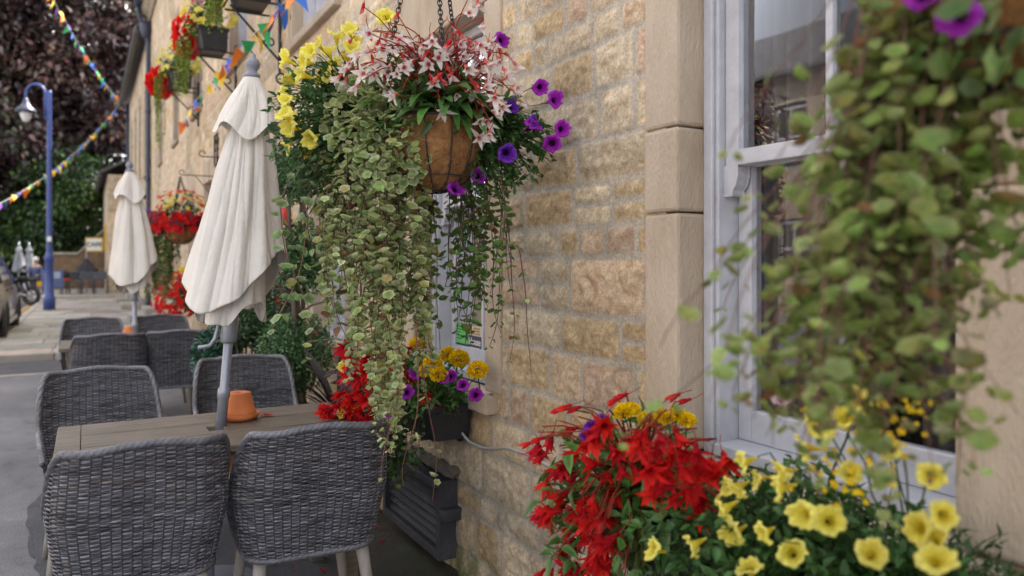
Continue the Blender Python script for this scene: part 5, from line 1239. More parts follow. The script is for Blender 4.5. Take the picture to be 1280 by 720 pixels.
def mid_planter():
    x0, x1, y0, y1, z0, z1 = 1.275, 1.475, 2.95, 3.62, .665, .83
    t = thing('window_planter', 'black trough planter of marigolds, purple petunias and red begonias above the vent box', 'planter', ((x0 + x1) / 2, (y0 + y1) / 2, z0), 'black trough planters fixed under the pub windows')
    trough(t, x0, x1, y0, y1, z0, z1)
    for y in (3.1, 3.5): g = G(); g.add(*box(1.29, 1.495, y - .012, y + .012, z0 - .014, z0 - .002)); g.add(*box(1.478, 1.495, y - .012, y + .012, z0 - .04, z0 - .0141)); g.build('wall_bracket', M['black_iron'], t, False)
    P, D = clump(420, (1.30, 3.22, .90), (.25, .42, .18), .3); P = P[P[:, 2] > .75]
    sprigs('petunia_foliage', t, np.stack([rng.uniform(1.31, 1.45, len(P)), np.clip(P[:, 1], 2.99, 3.6), np.full(len(P), .82)], 1), P, (.022, .038), 11, OV, np.array([.075, .18, .045]), np.array([.11, .23, .06]), droop=.6)
    n = 40; a = rng.uniform(0, 2 * PI, n); leaves('strap_leaves', t, np.stack([rng.uniform(1.32, 1.44, n), rng.uniform(3.0, 3.5, n), np.full(n, .82)], 1), np.stack([np.cos(a) * .6, np.sin(a) * .6, np.full(n, .8)], 1), rdir(n), rng.uniform(.08, .14, n), STR, vary((.06, .15, .035), n, .2), vary((.1, .2, .05), n, .2))
    mp = [(541, 456, 3.12), (574, 449, 3.16), (597, 463, 3.14), (560, 443, 3.3), (522, 431, 3.45), (548, 468, 3.08), (534, 462, 3.14)]
    pts = [at(*m) for m in mp]; lk = [CP(rng.normal(0, .2), -.55, .8) for _ in pts]
    scatter_flowers(t, 'marigold', 'marigold', pts, lk, .95, 1.25)
    stems_to('flower_stems', t, [np.array([1.38, np.clip(p[1], 2.99, 3.6), .81]) for p in pts], [p - unit(l) * .03 for p, l in zip(pts, lk)], .0025, sag=.0)
    pp = [(578, 481, 3.03), (595, 493, 3.0), (553, 472, 3.06), (510, 490, 3.05), (490, 516, 2.9), (565, 470, 3.1), (519, 466, 3.2)]
    pts = [at(*m) for m in pp]; scatter_flowers(t, 'purple_petunia', 'purple_petunia', pts, [CP(rng.normal(-.1, .4), -1, .3) for _ in pts], .75, .95); stems_to('flower_stems', t, [np.array([1.33, np.clip(p[1], 2.99, 3.6), .81]) for p in pts], [p + np.array([0, .04, -.02]) for p in pts])
    c = np.array([1.22, 3.5, .86])
    px = [(415, 512), (425, 505), (432, 518), (440, 500), (452, 512), (462, 522), (448, 485), (436, 470), (442, 455), (455, 462), (458, 446), (470, 500), (474, 520), (482, 508), (490, 470), (505, 462), (515, 478), (466, 480), (430, 490), (448, 525), (470, 535), (485, 530), (440, 440), (490, 440), (500, 450), (460, 500), (422, 520), (408, 508), (475, 460)]
    px = px + [(x + rng.normal(0, 10), y + rng.normal(0, 10)) for x, y in px]
    pts = [at(x, y, np.interp(x, [400, 450, 520], [3.38, 3.3, 3.2]) + rng.uniform(-.06, .06)) for x, y in px]
    lk = [unit(np.array([-.8, -.2, -.6]) + rng.normal(0, .4, 3)) for p in pts]; scatter_flowers(t, 'red_begonia', 'red_begonia', pts, lk, .9, 1.3)
    stems_to('flower_stems', t, [c + np.array([.08, rng.uniform(-.1, .1), 0]) for _ in pts], [p - l * .05 for p, l in zip(pts, lk)], .002, (.40, .07, .04), .05, 'petal')
    n = 120; P, D = clump(n, c + [.0, 0, .03], (.2, .2, .14), .4); leaves('bronze_leaves', t, P, D + np.array([0, 0, -.3]), D + rng.normal(0, .4, (n, 3)), rng.uniform(.05, .08, n), tpl_ovate(.45, .1, .3), vary((.06, .035, .045), n, .3), vary((.10, .07, .08), n, .3))
    pts = [at(432, 448, 3.4), at(428, 458, 3.38), at(425, 515, 3.3), at(443, 512, 3.3)]; scatter_flowers(t, 'yellow_petunia', 'yellow_petunia', pts, [CP(-.5, -1, .2)] * 4, .7, .9)
    st = [np.array([1.27 + rng.uniform(-.02, .02), y, .84]) for y in rng.uniform(2.97, 3.35, 16)]
    vines('trailing_vines', t, st, [rng.uniform(.40, .62) for _ in st], [np.array([-.05 + rng.uniform(-.08, .02), rng.uniform(-.05, .05), 0]) for _ in st], (.022, .032), .024, cc=np.array([.045, .10, .03]), ce=np.array([.07, .13, .04]), sway=.02)
mid_planter()

# ---- far hanging basket, far planter, upstairs planters
def far_basket(c, label):
    c = np.array(c); R, h = .20, .22
    t = thing('hanging_basket', label, 'basket', (c[0], c[1], c[2] - h), 'hanging flower baskets on the pub front')
    basket_bowl(t, c, R, h, 12, 24); hook = np.array([c[0], c[1], 2.56])
    for i in range(3): a = 2 * PI * i / 3; chain(c + [R * math.cos(a), R * math.sin(a), 0], hook - [0, 0, .03], .04, .004).build('chain', M['black_iron'], t)
    def Q(r, d, z): return CP(r, d, z - 0) + np.array([c[0], c[1], c[2]])
    P, D = clump(150, Q(0, 0, .14), (.34, .34, .28), .6); P = P[P[:, 2] > c[2] - .08]; sprigs('foliage', t, np.repeat(c[None], len(P), 0), P, (.03, .05), 10, OV, np.array([.05, .12, .03]))
    n = 260; a = rng.uniform(0, 2 * PI, n); P = Q(0, 0, .0) + np.stack([.36 * np.cos(a), .36 * np.sin(a), rng.uniform(-.06, .16, n)], 1) * rng.uniform(.8, 1.1, (n, 1)); small_flowers('red_begonia_flowers', t, P, np.stack([np.cos(a), np.sin(a), np.full(n, -.3)], 1), .05, (.74, .02, .02))
    n = 150; a = rng.uniform(0, 2 * PI, n); P = Q(0, 0, .12) + np.stack([.34 * np.cos(a), .34 * np.sin(a), rng.uniform(-.1, .08, n)], 1); leaves('bronze_leaves', t, P, np.stack([np.cos(a), np.sin(a), np.full(n, -.6)], 1), np.stack([np.cos(a), np.sin(a), np.full(n, .6)], 1), rng.uniform(.07, .11, n), OV, vary((.045, .02, .03), n, .3), vary((.07, .035, .05), n, .3))
    P, D = clump(70, Q(.03, 0, .26), (.30, .28, .2), .8); P = P[P[:, 2] > c[2] + .1]; small_flowers('yellow_petunias', t, P, P - c, .042, (.80, .72, .16))
    P, D = clump(40, Q(0, 0, .3), (.3, .28, .2), .8); P = P[P[:, 2] > c[2] + .18]; small_flowers('red_geraniums', t, P, P - c, .045, (.76, .05, .04))
    P, D = clump(45, Q(-.42, 0, .10), (.14, .2, .12), .6); small_flowers('purple_petunias', t, P, D + CP(-.3, -.6, 0), .05, (.20, .03, .40))
    P, D = clump(70, Q(-.36, 0, .06), (.16, .2, .15), .6); sprigs('foliage', t, np.repeat(c[None], len(P), 0), P, (.03, .045), 9, OV, np.array([.055, .12, .03]))
    st = []; ez = []; ou = []
    for i in range(46):
        r = rng.uniform(-.40, -.08); st.append(Q(r * .6, rng.uniform(-.15, .15), .0)); ou.append(CP(r * .4, 0, 0)); ez.append(c[2] - rng.uniform(.45, 1.0) * (1 if r < -.15 else .6))
    vines('trailing_vines', t, st, ez, ou, (.036, .052), .034, cc=np.array([.10, .17, .05]), ce=np.array([.26, .32, .14]), tpl=RNDS, sway=.02, stem_r=.002)
far_basket((1.05, 10.5, 1.885), 'hanging basket of red and yellow flowers with pale trailing vines, between the two parasols')
bracket(1.03, 10.5, 2.56, 'iron bracket with scrolled hook holding the far flower basket')
bracket(1.03, 8.55, 2.56, 'empty iron bracket with scrolled hook just left of the near parasol')
bracket(1.10, 6.6, 2.56, 'empty iron bracket between the near parasol and the yellow petunias')
def wall_hook(y, z, label):
    t = thing('wall_hook', label, 'hook', (WX, y, z), 'black iron hooks on the pub wall'); a = np.linspace(-PI * .6, PI * .9, 18)
    mk('hook', *tube(np.concatenate([[[WX + .01, y, z + .01], [WX - .06, y, z + .01]], np.stack([WX - .10 - .045 * np.cos(a), np.full(18, y), z - .035 * np.sin(a) * 1.2], 1)]), .009, 6), M['black_iron'], t)
wall_hook(6.3, 2.95, 'black iron hook between the near parasol finial and the yellow petunias')
wall_hook(8.35, 2.98, 'black iron hook just left of the near parasol vent cap')

def far_planter():
    t = thing('window_planter', 'planter of red and yellow flowers low on the wall behind the farther chairs', 'planter', (1.36, 11.7, .70), 'black trough planters fixed under the pub windows')
    trough(t, 1.27, 1.475, 11.3, 12.1, .70, .87)
    P, D = clump(170, (1.25, 11.7, 1.0), (.32, .6, .34), .4); P = P[P[:, 2] > .75]; sprigs('foliage', t, np.stack([np.full(len(P), 1.36), np.clip(P[:, 1], 11.35, 12.05), np.full(len(P), .82)], 1), P, (.035, .06), 9, OV, np.array([.05, .12, .03]))
    P, D = clump(190, (1.10, 11.7, .95), (.32, .65, .36), .7); small_flowers('red_begonia_flowers', t, P, P - np.array([1.4, 11.7, .9]), .055, (.74, .02, .02))
    P, D = clump(40, (1.2, 11.7, 1.25), (.25, .5, .16), .7); small_flowers('yellow_flowers', t, P, D, .045, (.82, .60, .04))
far_planter()
def upstairs_planter(y, z, w, label, pal, trail, x=1.22, hgt=.24):
    t = thing('bracket_planter', label, 'planter', (x, y, z), 'square black planters on brackets upstairs')
    o = trough(t, x - .15, x + .15, y - w / 2, y + w / 2, z, z + hgt, .05)
    g = G(); g.add(*box(WX - .03, WX - .002, y - .015, y + .015, z - .55, z + .12)); g.add(*tube([[WX - .02, y, z - .45], [x - .15, y, z - .02]], .011, 6))
    for s in (-1, 1): g.add(*tube([[WX - .02, y + s * w * .35, z - .012], [x - .17, y + s * w * .35, z - .012]], .010, 6))
    g.add(*tube([[x - .17, y - w * .5, z + .03], [x - .17, y + w * .5, z + .03]], .009, 6)); a = np.linspace(0, 5, 20); g.add(*tube(np.stack([WX - .10 - .05 * np.cos(a) * (1 - a / 8), np.full(20, y), z - .30 + .05 * np.sin(a) * (1 - a / 8)], 1), .009, 6))
    g.build('bracket', M['black_iron'], t, False)
    c = np.array([x - .03, y, z + hgt + .10]); r2 = w * .75
    P, D = clump(130, c, (.30, r2, .26), .5); P = P[P[:, 2] > z + .12]; sprigs('foliage', t, np.repeat((c - [0, 0, .1])[None], len(P), 0), P, (.03, .05), 9, OV, np.array([.055, .13, .03]))
    for nm, off, rad, n, colr, sz in pal:
        P, D = clump(n, c + np.array(off), rad, .7); small_flowers(nm, t, P, P - c + np.array([-.2, -.3, .1]), sz, colr)
    if trail:
        st = []; ez = []; ou = []
        for i in range(trail[0]):
            yy = y + trail[1] + rng.uniform(-.10, .10); st.append([x - .14, yy, z + hgt + .05]); ou.append([-.10 + rng.uniform(-.08, .05), rng.uniform(-.05, .05), 0]); ez.append(z + hgt - rng.uniform(*trail[2]))
        vines('trailing_vines', t, st, ez, ou, (.022, .036), .026, cc=LIME, ce=LIME * 1.2, tpl=RNDS, sway=.02)
    return t
upstairs_planter(9.0, 3.79, .42, 'square black planter upstairs with red and yellow flowers and lime trailer, under the top planter', [('yellow_flowers', (0, 0, .06), (.30, .36, .24), 70, (.80, .66, .12), .045), ('red_geraniums', (-.16, .46, -.06), (.16, .24, .26), 150, (.78, .02, .02), .062), ('pink_flowers', (0, .1, .22), (.2, .3, .1), 25, (.62, .10, .22), .045)], (14, .30, (.3, .75)))
upstairs_planter(12.3, 4.05, .5, 'farthest upstairs planter with pale yellow flowers above red ones, beside the blue downpipe', [('yellow_flowers', (0, 0, .05), (.32, .42, .26), 80, (.80, .70, .18), .05), ('red_geraniums', (-.18, .55, -.16), (.22, .34, .22), 190, (.78, .02, .02), .07)], (10, .2, (.5, 1.2)))
upstairs_planter(6.75, 3.66, .5, 'topmost planter at the frame edge trailing lime green leaves over its bracket', [('yellow_flowers', (0, 0, .1), (.25, .3, .2), 30, (.80, .66, .12), .045)], (24, .25, (.15, .42)))
# ================================================================== SHRUBS BY THE WALL
def plant_pot(root, x, y, r, h, mat='black_plastic'):
    V, F = lathe([(r * .72, 0), (r * .95, h * .86), (r * 1.04, h * .88), (r * 1.06, h), (r * .95, h), (r * .9, h * .9), (0.001, h * .9)], (x, y, .004), 28, False); return mk('pot', V, F, M[mat], root)
def leaf_ball(g, c, rad, n, size, cc, tpl=OV, inner=.35):
    P, D = clump(n, c, rad, inner); lump = 1 + .22 * (fbm(D[:, 0] * 2.4 + 9 + c[2], D[:, 2] * 2.4 + D[:, 1] * 1.7, 3)[:, None] - .5) * 2
    P = np.array(c) + (P - np.array(c)) * lump; V, F, C = inst(tpl, P, D + rng.normal(0, .6, (n, 3)), D + rng.normal(0, .5, (n, 3)) + np.array([0, 0, .4]), rng.uniform(*size, n), vary(cc, n, .35, .08), vary(np.array(cc) * 1.15, n, .35, .08)); g.add(V, F, C)
def topiary():
    x, y = 1.17, 4.80; t = thing('box_topiary', 'cloud pruned box topiary of three dark green balls on bare stems beside the wall', 'topiary', (x, y, 0))
    plant_pot(t, x, y, .21, .38)
    g = G()
    for dx, dy, ph in ((0, 0, 0), (.03, .03, 2), (-.03, .01, 4)):
        z = np.linspace(.3, 1.95, 14); g.add(*tube(np.stack([x + dx + .035 * np.sin(z * 4 + ph), y + dy + .035 * np.cos(z * 3.4 + ph), z], 1), np.linspace(.022, .012, 14), 7))
    for b in range(5):
        z0 = rng.uniform(1.1, 1.7); a = rng.uniform(0, 6); g.add(*tube(np.array([[x, y, z0], [x + .1 * math.cos(a), y + .1 * math.sin(a), z0 + .06], [x + .25 * math.cos(a), y + .25 * math.sin(a), z0 + .10]]), [.010, .008, .004], 5))
    g.build('stem', M['bark'], t)
    for c, rad, n in (((x - .02, y, .86), (.23, .23, .25), 6500), ((x + .02, y + .02, 1.46), (.19, .19, .24), 5000), ((x - .10, y + .05, 1.99), (.22, .22, .18), 4200)):
        g = G(); leaf_ball(g, c, rad, n, (.018, .030), (.05, .125, .036), OV, .15); g.build('leaf_ball', M['gloss_leaf'], t)
topiary()
def cordyline():
    x, y = 1.30, 4.35; t = thing('dark_spiky_plant', 'dark spiky leaved plant in a pot between the topiary and the red begonias', 'plant', (x, y, 0)); plant_pot(t, x, y, .15, .40)
    n = 46; a = rng.uniform(0, 2 * PI, n); e = rng.uniform(.15, 1.25, n); T = np.stack([np.cos(a) * np.cos(e), np.sin(a) * np.cos(e), np.sin(e)], 1)
    leaves('spiky_leaves', t, np.tile([x, y, .48], (n, 1)), T, np.tile([0, 0, 1.], (n, 1)) + rng.normal(0, .1, (n, 3)), rng.uniform(.35, .62, n), tpl_strap(.085, 7, .35), vary((.035, .022, .03), n, .3), vary((.05, .05, .035), n, .3))
    n = 26; a = rng.uniform(0, 2 * PI, n); T = np.stack([np.cos(a), np.sin(a), rng.uniform(.1, .7, n)], 1)
    leaves('fern_fronds', t, np.tile([x - .15, y - .05, .42], (n, 1)), T, np.tile([0, 0, 1.], (n, 1)) + rng.normal(0, .2, (n, 3)), rng.uniform(.2, .38, n), tpl_strap(.22, 6, .6), vary((.03, .07, .025), n, .3), vary((.045, .09, .03), n, .3))
cordyline()
def bush(label, x, y, ph, c, rad, n, size, cc, name='potted_shrub', fl=None, r=.17):
    t = thing(name, label, 'shrub', (x, y, 0)); plant_pot(t, x, y, r, ph)
    g = G()
    for i in range(9):
        a = rng.uniform(0, 6.28); q = rng.uniform(.2, .7); g.add(*tube(np.array([[x + .02 * math.cos(a), y + .02 * math.sin(a), ph * .9], [x + rad[0] * .3 * math.cos(a), y + rad[1] * .3 * math.sin(a), (ph + c[2]) / 2], [x + rad[0] * q * math.cos(a), y + rad[1] * q * math.sin(a), c[2] + rad[2] * .3]]), [.013, .009, .004], 6))
    g.build('stems', M['bark'], t); g = G(); leaf_ball(g, c, rad, n, size, cc, OV, .25); g.build('foliage', M['gloss_leaf'], t)
    if fl is not None:
        P, D = clump(fl[0], c, np.array(rad) * 1.02, .75); small_flowers('flowers', t, P, D, fl[2], fl[1], OVW, 4)
bush('small leaved green shrub with bare twiggy stems, beside the near parasol hem', .98, 5.35, .46, (.98, 5.35, 1.02), (.24, .24, .16), 3600, (.022, .036), (.035, .085, .025))
bush('purple flowered lavender like shrub at the foot of the topiary', 1.22, 5.45, .42, (1.22, 5.45, .86), (.15, .15, .20), 700, (.016, .028), (.05, .09, .045), fl=(150, (.17, .10, .36), .022))
bush('blue green conifer behind the near table, at the parasol pole', .80, 5.55, .40, (.80, 5.55, .78), (.16, .16, .20), 2400, (.03, .05), (.035, .095, .06), r=.14)
bush('bushy green shrub against the wall behind the farther table', 1.25, 6.35, .45, (1.25, 6.35, 1.05), (.22, .3, .34), 3600, (.028, .045), (.04, .09, .03), fl=(30, (.74, .05, .03), .04))
def red_lantern():
    x, y, z = 1.30, 5.75, 1.80; t = thing('red_lantern', 'small round red and orange hanging ornament on the wall between parasol and topiary', 'ornament', (x, y, z))
    V, F = sphere((x, y, z), .05, .05, .085, 18, 12); mk('body', V, F, M['red_card'], t); V, F = lathe([(.02, .08), (.03, .085), (.03, .095), (.004, .10)], (x, y, z), 14); mk('cap', V, F, M['terracotta'], t)
    mk('wire', *tube([[x, y, z + .09], [x, y, z + .3], [WX - .005, y, z + .34]], .002, 4), M['black_iron'], t)
red_lantern()

# ---- fallen petals
g = G(); n = 75
xs = np.concatenate([rng.uniform(.75, 1.42, 45), rng.uniform(.5, 1.0, 18), rng.uniform(.0, .6, 12)]); ys = np.concatenate([rng.uniform(2.6, 4.2, 45), rng.uniform(4.7, 6.0, 18), rng.uniform(2.2, 3.0, 12)])
V, F, C = inst(OVW, np.stack([xs, ys, np.full(n, .022)], 1), rdir(n) * np.array([1, 1, .15]), np.array([0, 0, 1.]) + rng.normal(0, .25, (n, 3)), rng.uniform(.015, .045, n), vary((.55, .015, .012), n, .3), vary((.66, .03, .02), n, .3)); g.add(V, F, C)
o = g.build('fallen_petals', M['petal']); tag(o, 'red begonia petals scattered on the dark ground under the chairs', 'petals', kind='stuff')
g = G(); P = np.array([at(325, 519, 3.38)]); P[0][2] = .751; P = np.concatenate([P, P + [[.02, .01, .002]]])
V, F, C = inst(OVW, P, np.array([[1, .2, .1], [.8, -.6, .1]]), np.array([[0, .2, 1], [.2, 0, 1.]]), .045, vary((.66, .02, .015), 2, .1), vary((.7, .03, .02), 2, .1)); g.add(V, F, C)
tag(g.build('fallen_petal', M['petal']), 'red petal lying on the near table to the right of the terracotta pot', 'petal')
g = G(); n = 420
P = np.stack([rng.uniform(.85, 1.48, n), rng.uniform(2.3, 4.6, n), np.full(n, .018)], 1); V, F, C = inst(DIA, P, rdir(n) * np.array([1, 1, .1]), np.array([0, 0, 1.]) + rng.normal(0, .3, (n, 3)), rng.uniform(.006, .018, n), vary((.10, .075, .05), n, .5), vary((.14, .11, .07), n, .5)); g.add(V, F, C)
tag(g.build('leaf_litter', M['leaf']), 'dry leaf crumbs on the damp ground at the wall foot', 'litter', kind='stuff')

# ================================================================== VEHICLES AND THE FAR END
def make_car(label, x, y, rot, paint, z=.004):
    """estate car body lofted through cross sections, nose towards +Y before turning"""
    t = thing('parked_car', label, 'car', (0, 0, 0)); W = .90
    # stations: y, half width at sill, at waist, waist height, roof height, half width at roof, underside
    st = [(-2.22, .70, .74, .92, .93, .60, .42), (-2.15, .80, .84, 1.0, 1.30, .56, .30), (-1.9, .86, .89, 1.02, 1.56, .60, .24), (-1.2, .88, .90, 1.02, 1.66, .64, .22), (-.3, .89, .90, 1.01, 1.68, .66, .22), (.3, .89, .90, 1.00, 1.64, .65, .22), (.62, .89, .90, .99, 1.50, .64, .22), (1.12, .88, .89, .98, 1.02, .70, .22), (1.5, .87, .88, .95, .97, .66, .22), (1.95, .82, .84, .85, .88, .60, .24), (2.15, .72, .74, .72, .76, .52, .28), (2.24, .60, .62, .58, .62, .44, .36)]
    rings = []
    for (yy, ws, ww, zw, zr, wr, zu) in st:
        half = [(ws * .9, zu), (ws, zu + .10), (ww, (zu + zw) / 2 + .06), (ww * .985, zw - .03), (ww * .93, zw), ((wr + ww * .93) / 2 + .01, (zw + zr) / 2), (wr, zr - .035), (wr * .86, zr)]
        rings.append([(h[0], yy, h[1]) for h in half] + [(-h[0], yy, h[1]) for h in half[::-1]])
    m = 16; V = np.array(rings).reshape(-1, 3); F = [grid_faces(len(st), m, True), np.arange(m)[::-1][None], (np.arange(m) + (len(st) - 1) * m)[None]]
    body = mk('body', V, F, paint, t, bev=0); s = body.modifiers.new('round', 'SUBSURF'); s.levels = s.render_levels = 2
    dark = noisemat('car_glass', [(.2, (.012, .013, .016)), (.8, (.02, .021, .025))], 3, .06, spec=.8)
    for sx in (-1, 1):
        for a, b in ((-1.85, -1.0), (-.92, -.1), (-.02, .74)):
            yy = np.array([a, b, b - (.0 if b < .7 else .28), a + (.16 if a < -1.5 else 0)]); V = np.array([[sx * .872, yy[0], 1.07], [sx * .872, yy[1], 1.07 if b < .7 else 1.06], [sx * .712, yy[2], 1.50 if b < .7 else 1.42], [sx * .702, yy[3], 1.52]])
            V = np.concatenate([V, V + [sx * .012, 0, .004]]); mk('side_window', V, BOXF, dark, t, smooth=False)
        g = G(); g.add(*sphere((sx * 1.02, .62, 1.07), .10, .07, .075)); g.add(*tube([[sx * .88, .64, 1.02], [sx * .97, .62, 1.03]], .025, 6)); g.build('mirror', M['rubber'], t)
        for yy in (-1.38, 1.40):
            V, F = torus((sx * .80, yy, .335), .245, .092, 'x', 30, 10); V[:, 0] = sx * .80 + (V[:, 0] - sx * .80) * 1.1; w = mk('wheel', V, F, M['rubber'], t)
            V, F = lathe([(0.001, 0), (.10, .01), (.20, .03), (.235, .0), (.24, -.05)], sides=24, cap=False); V = np.stack([sx * (.85 + V[:, 2]), yy + V[:, 0], .335 + V[:, 1]], 1); mk('rim', V, F, M['steel'], w)
            a = np.linspace(-.25, PI + .25, 20); Pp = np.stack([np.full(20, sx * .885), yy + .385 * np.cos(a), .335 + .385 * np.sin(a)], 1); V, F = tube(Pp, .035, 8); mk('wheel_arch', V, F, M['black_plastic'], t)
        V, F = sphere((sx * .60, 2.10, .74), .17, .10, .08); mk('headlight', V, F, M['steel'], t); V, F = sphere((sx * .74, -2.12, .98), .09, .08, .17); mk('tail_light', V, F, M['red_card'], t)
        V, F = box(sx * .885 - .02, sx * .885 + .02, -1.0, 1.0, .27, .36); mk('side_step', V, F, M['steel'], t, smooth=False, bev=.015)
        for yy in (-.12, -.96): V, F = box(sx * .895 - .012, sx * .895 + .014, yy - .26, yy - .10, .90, .93); mk('door_handle', V, F, M['black_plastic'], t, smooth=False, bev=.006)
    V = np.array([[-.66, 1.06, 1.09], [.66, 1.06, 1.09], [.58, .68, 1.46], [-.58, .68, 1.46]]); V = np.concatenate([V, V + [0, .02, .02]]); mk('windscreen', V, BOXF, dark, t, smooth=False)
    V = np.array([[.60, -2.15, 1.08], [-.60, -2.15, 1.08], [-.5, -1.98, 1.46], [.5, -1.98, 1.46]]); V = np.concatenate([V, V + [0, -.03, .015]]); mk('rear_window', V, BOXF, dark, t, smooth=False)
    V, F = box(-.26, .26, -2.285, -2.265, .66, .77); mk('number_plate', V, F, M['plate'], t, smooth=False); V, F = box(-.80, .80, -2.262, -2.05, .42, .60); mk('bumper', V, F, M['black_plastic'], t, smooth=False, bev=.04)
    t.location = (x, y, z); t.rotation_euler = (0, 0, rot); return t
paint = noisemat('bronze_car_paint', [(.2, (.15, .125, .095)), (.8, (.19, .16, .125))], 2, .3, metal=.5, coat=.6)
paint2 = noisemat('dark_brown_car_paint', [(.2, (.045, .03, .025)), (.8, (.06, .042, .035))], 2, .25, metal=.3, coat=.6)
make_car('bronze grey car parked at the kerb at the left edge of the picture', -2.14, 17.5, 0, paint)
make_car('dark brown car with a yellow number plate, mirrored in the large sash window', -7.4, 7.3, .95, paint2)

def motorbike(x, y, z, rot):
    t = thing('motorbike', 'black motorbike with a yellow number plate parked beyond the blue lamp post', 'motorbike', (0, 0, 0))
    for yy, nm in ((-.70, 'wheel'), (.72, 'wheel')):
        V, F = torus((0, yy, .31), .25, .065, 'x', 28, 8); w = mk(nm, V, F, M['rubber'], t); g = G(); g.add(*lathe([(.001, -.03), (.05, -.03), (.05, .03), (.001, .03)], sides=10)); V = np.concatenate(g.V); V = np.stack([V[:, 2], yy + V[:, 0], .31 + V[:, 1]], 1); G2 = G(); G2.add(V, g.F)
        for k in range(5): a = k * 2 * PI / 5; G2.add(*tube([[0, yy, .31], [0, yy + .23 * math.cos(a), .31 + .23 * math.sin(a)]], .015, 5))
        G2.build('rim', M['steel'], w)
    g = G(); g.add(*obox((0, 0, .42), .30, .46, .34)); g.add(*sphere((0, .05, .62), .17, .28, .14)); g.build('engine', M['black_iron'], t, bev=.03)
    V, F = sphere((0, .20, .84), .17, .32, .15); mk('fuel_tank', V, F, M['jersey'], t); V, F = sphere((0, -.32, .82), .15, .42, .075); mk('seat', V, F, M['rubber'], t)
    V, F = sphere((0, -.78, .84), .12, .22, .08); mk('tail', V, F, M['rubber'], t)
    V, F = obox((0, -.98, .70), .20, .015, .16); mk('number_plate', V, F, M['plate'], t, smooth=False)
    for s in (-1, 1): g = G(); g.add(*tube([[s * .09, .72, .31], [s * .09, .50, .98]], .026, 8)); g.add(*tube([[s * .07, -.70, .31], [s * .09, -.10, .42]], .03, 6)); g.add(*tube([[s * .10, -.66, .34], [s * .11, -.5, .78]], .022, 6)); g.build('fork', M['steel'], t)
    mk('handlebar', *tube([[-.38, .38, 1.06], [-.2, .46, 1.10], [0, .5, 1.02], [.2, .46, 1.10], [.38, .38, 1.06]], .016, 7), M['black_iron'], t)
    g = G(); g.add(*sphere((0, .66, 1.0), .17, .13, .17)); g.build('fairing', M['rubber'], t); g = G()
    for s in (-1, 1): g.add(*tube([[s * .3, .44, 1.10], [s * .34, .46, 1.24]], .01, 5)); g.add(*sphere((s * .35, .46, 1.27), .08, .02, .05))
    g.build('mirror', M['black_iron'], t)
    mk('exhaust', *tube([[.12, .15, .30], [.16, -.3, .28], [.18, -.75, .40]], [.03, .045, .055], 10), M['steel'], t)
    V, F = sphere((0, .74, .62), .085, .30, .06); mk('mudguard', V, F, M['rubber'], t)
    mk('stand', *tube([[-.10, 0, .3], [-.26, .02, .01]], .014, 6), M['black_iron'], t)
    t.location = (x, y, z); t.rotation_euler = (0, 0, rot)
motorbike(-2.12, 29.2, .004, .95)

def terrace_chair():
    t = thing('terrace_chair', '', 'chair', (0, 0, 0), 'dark chairs outside the cafe'); g = G()
    V, F = box(-.22, .22, -.21, .22, .43, .46); mk('seat', V, F, M['dark_slate'], t, smooth=False, bev=.012)
    for sx in (-1, 1):
        for sy, h in ((-1, .86), (1, .64)): mk('leg', *tube([[sx * .22, sy * .22, 0], [sx * .215, sy * .20, .45], [sx * .215, sy * .21 - (.05 if sy < 0 else 0), h]], .018, 7), M['dark_slate'], t)
        mk('arm', *tube([[sx * .215, -.24, .66], [sx * .235, .0, .67], [sx * .22, .22, .64]], .02, 7), M['dark_slate'], t)
    V, F = box(-.20, .20, -.275, -.25, .56, .86); mk('backrest', V, F, M['dark_slate'], t, smooth=False, bev=.012)
    return t
M['dark_slate'] = noisemat('slate_grey_furniture', [(.2, (.045, .05, .065)), (.8, (.085, .09, .115))], 8, .55)
tc = terrace_chair()
for i, (x, y, a, lab) in enumerate(((.02, 33.3, .1, 'slate grey cafe chair, middle of the three outside by the far house corner'), (.50, 33.2, -.15, 'slate grey cafe chair tight against the far house corner'), (-.42, 33.9, .35, 'slate grey cafe chair at the far end, farthest from the house corner'))):
    if i == 0: tc.location = (x, y, .17); tc.rotation_euler = (0, 0, a); tc['label'] = lab
    else: copy_tree(tc, (x, y, .17), a, lab)
bench = copy_tree(tc, (-2.55, 34.3, .0), PI * .9, 'slate grey cafe chair with a white haired person sitting on it'); bench.location = (-1.72, 34.3, .172)

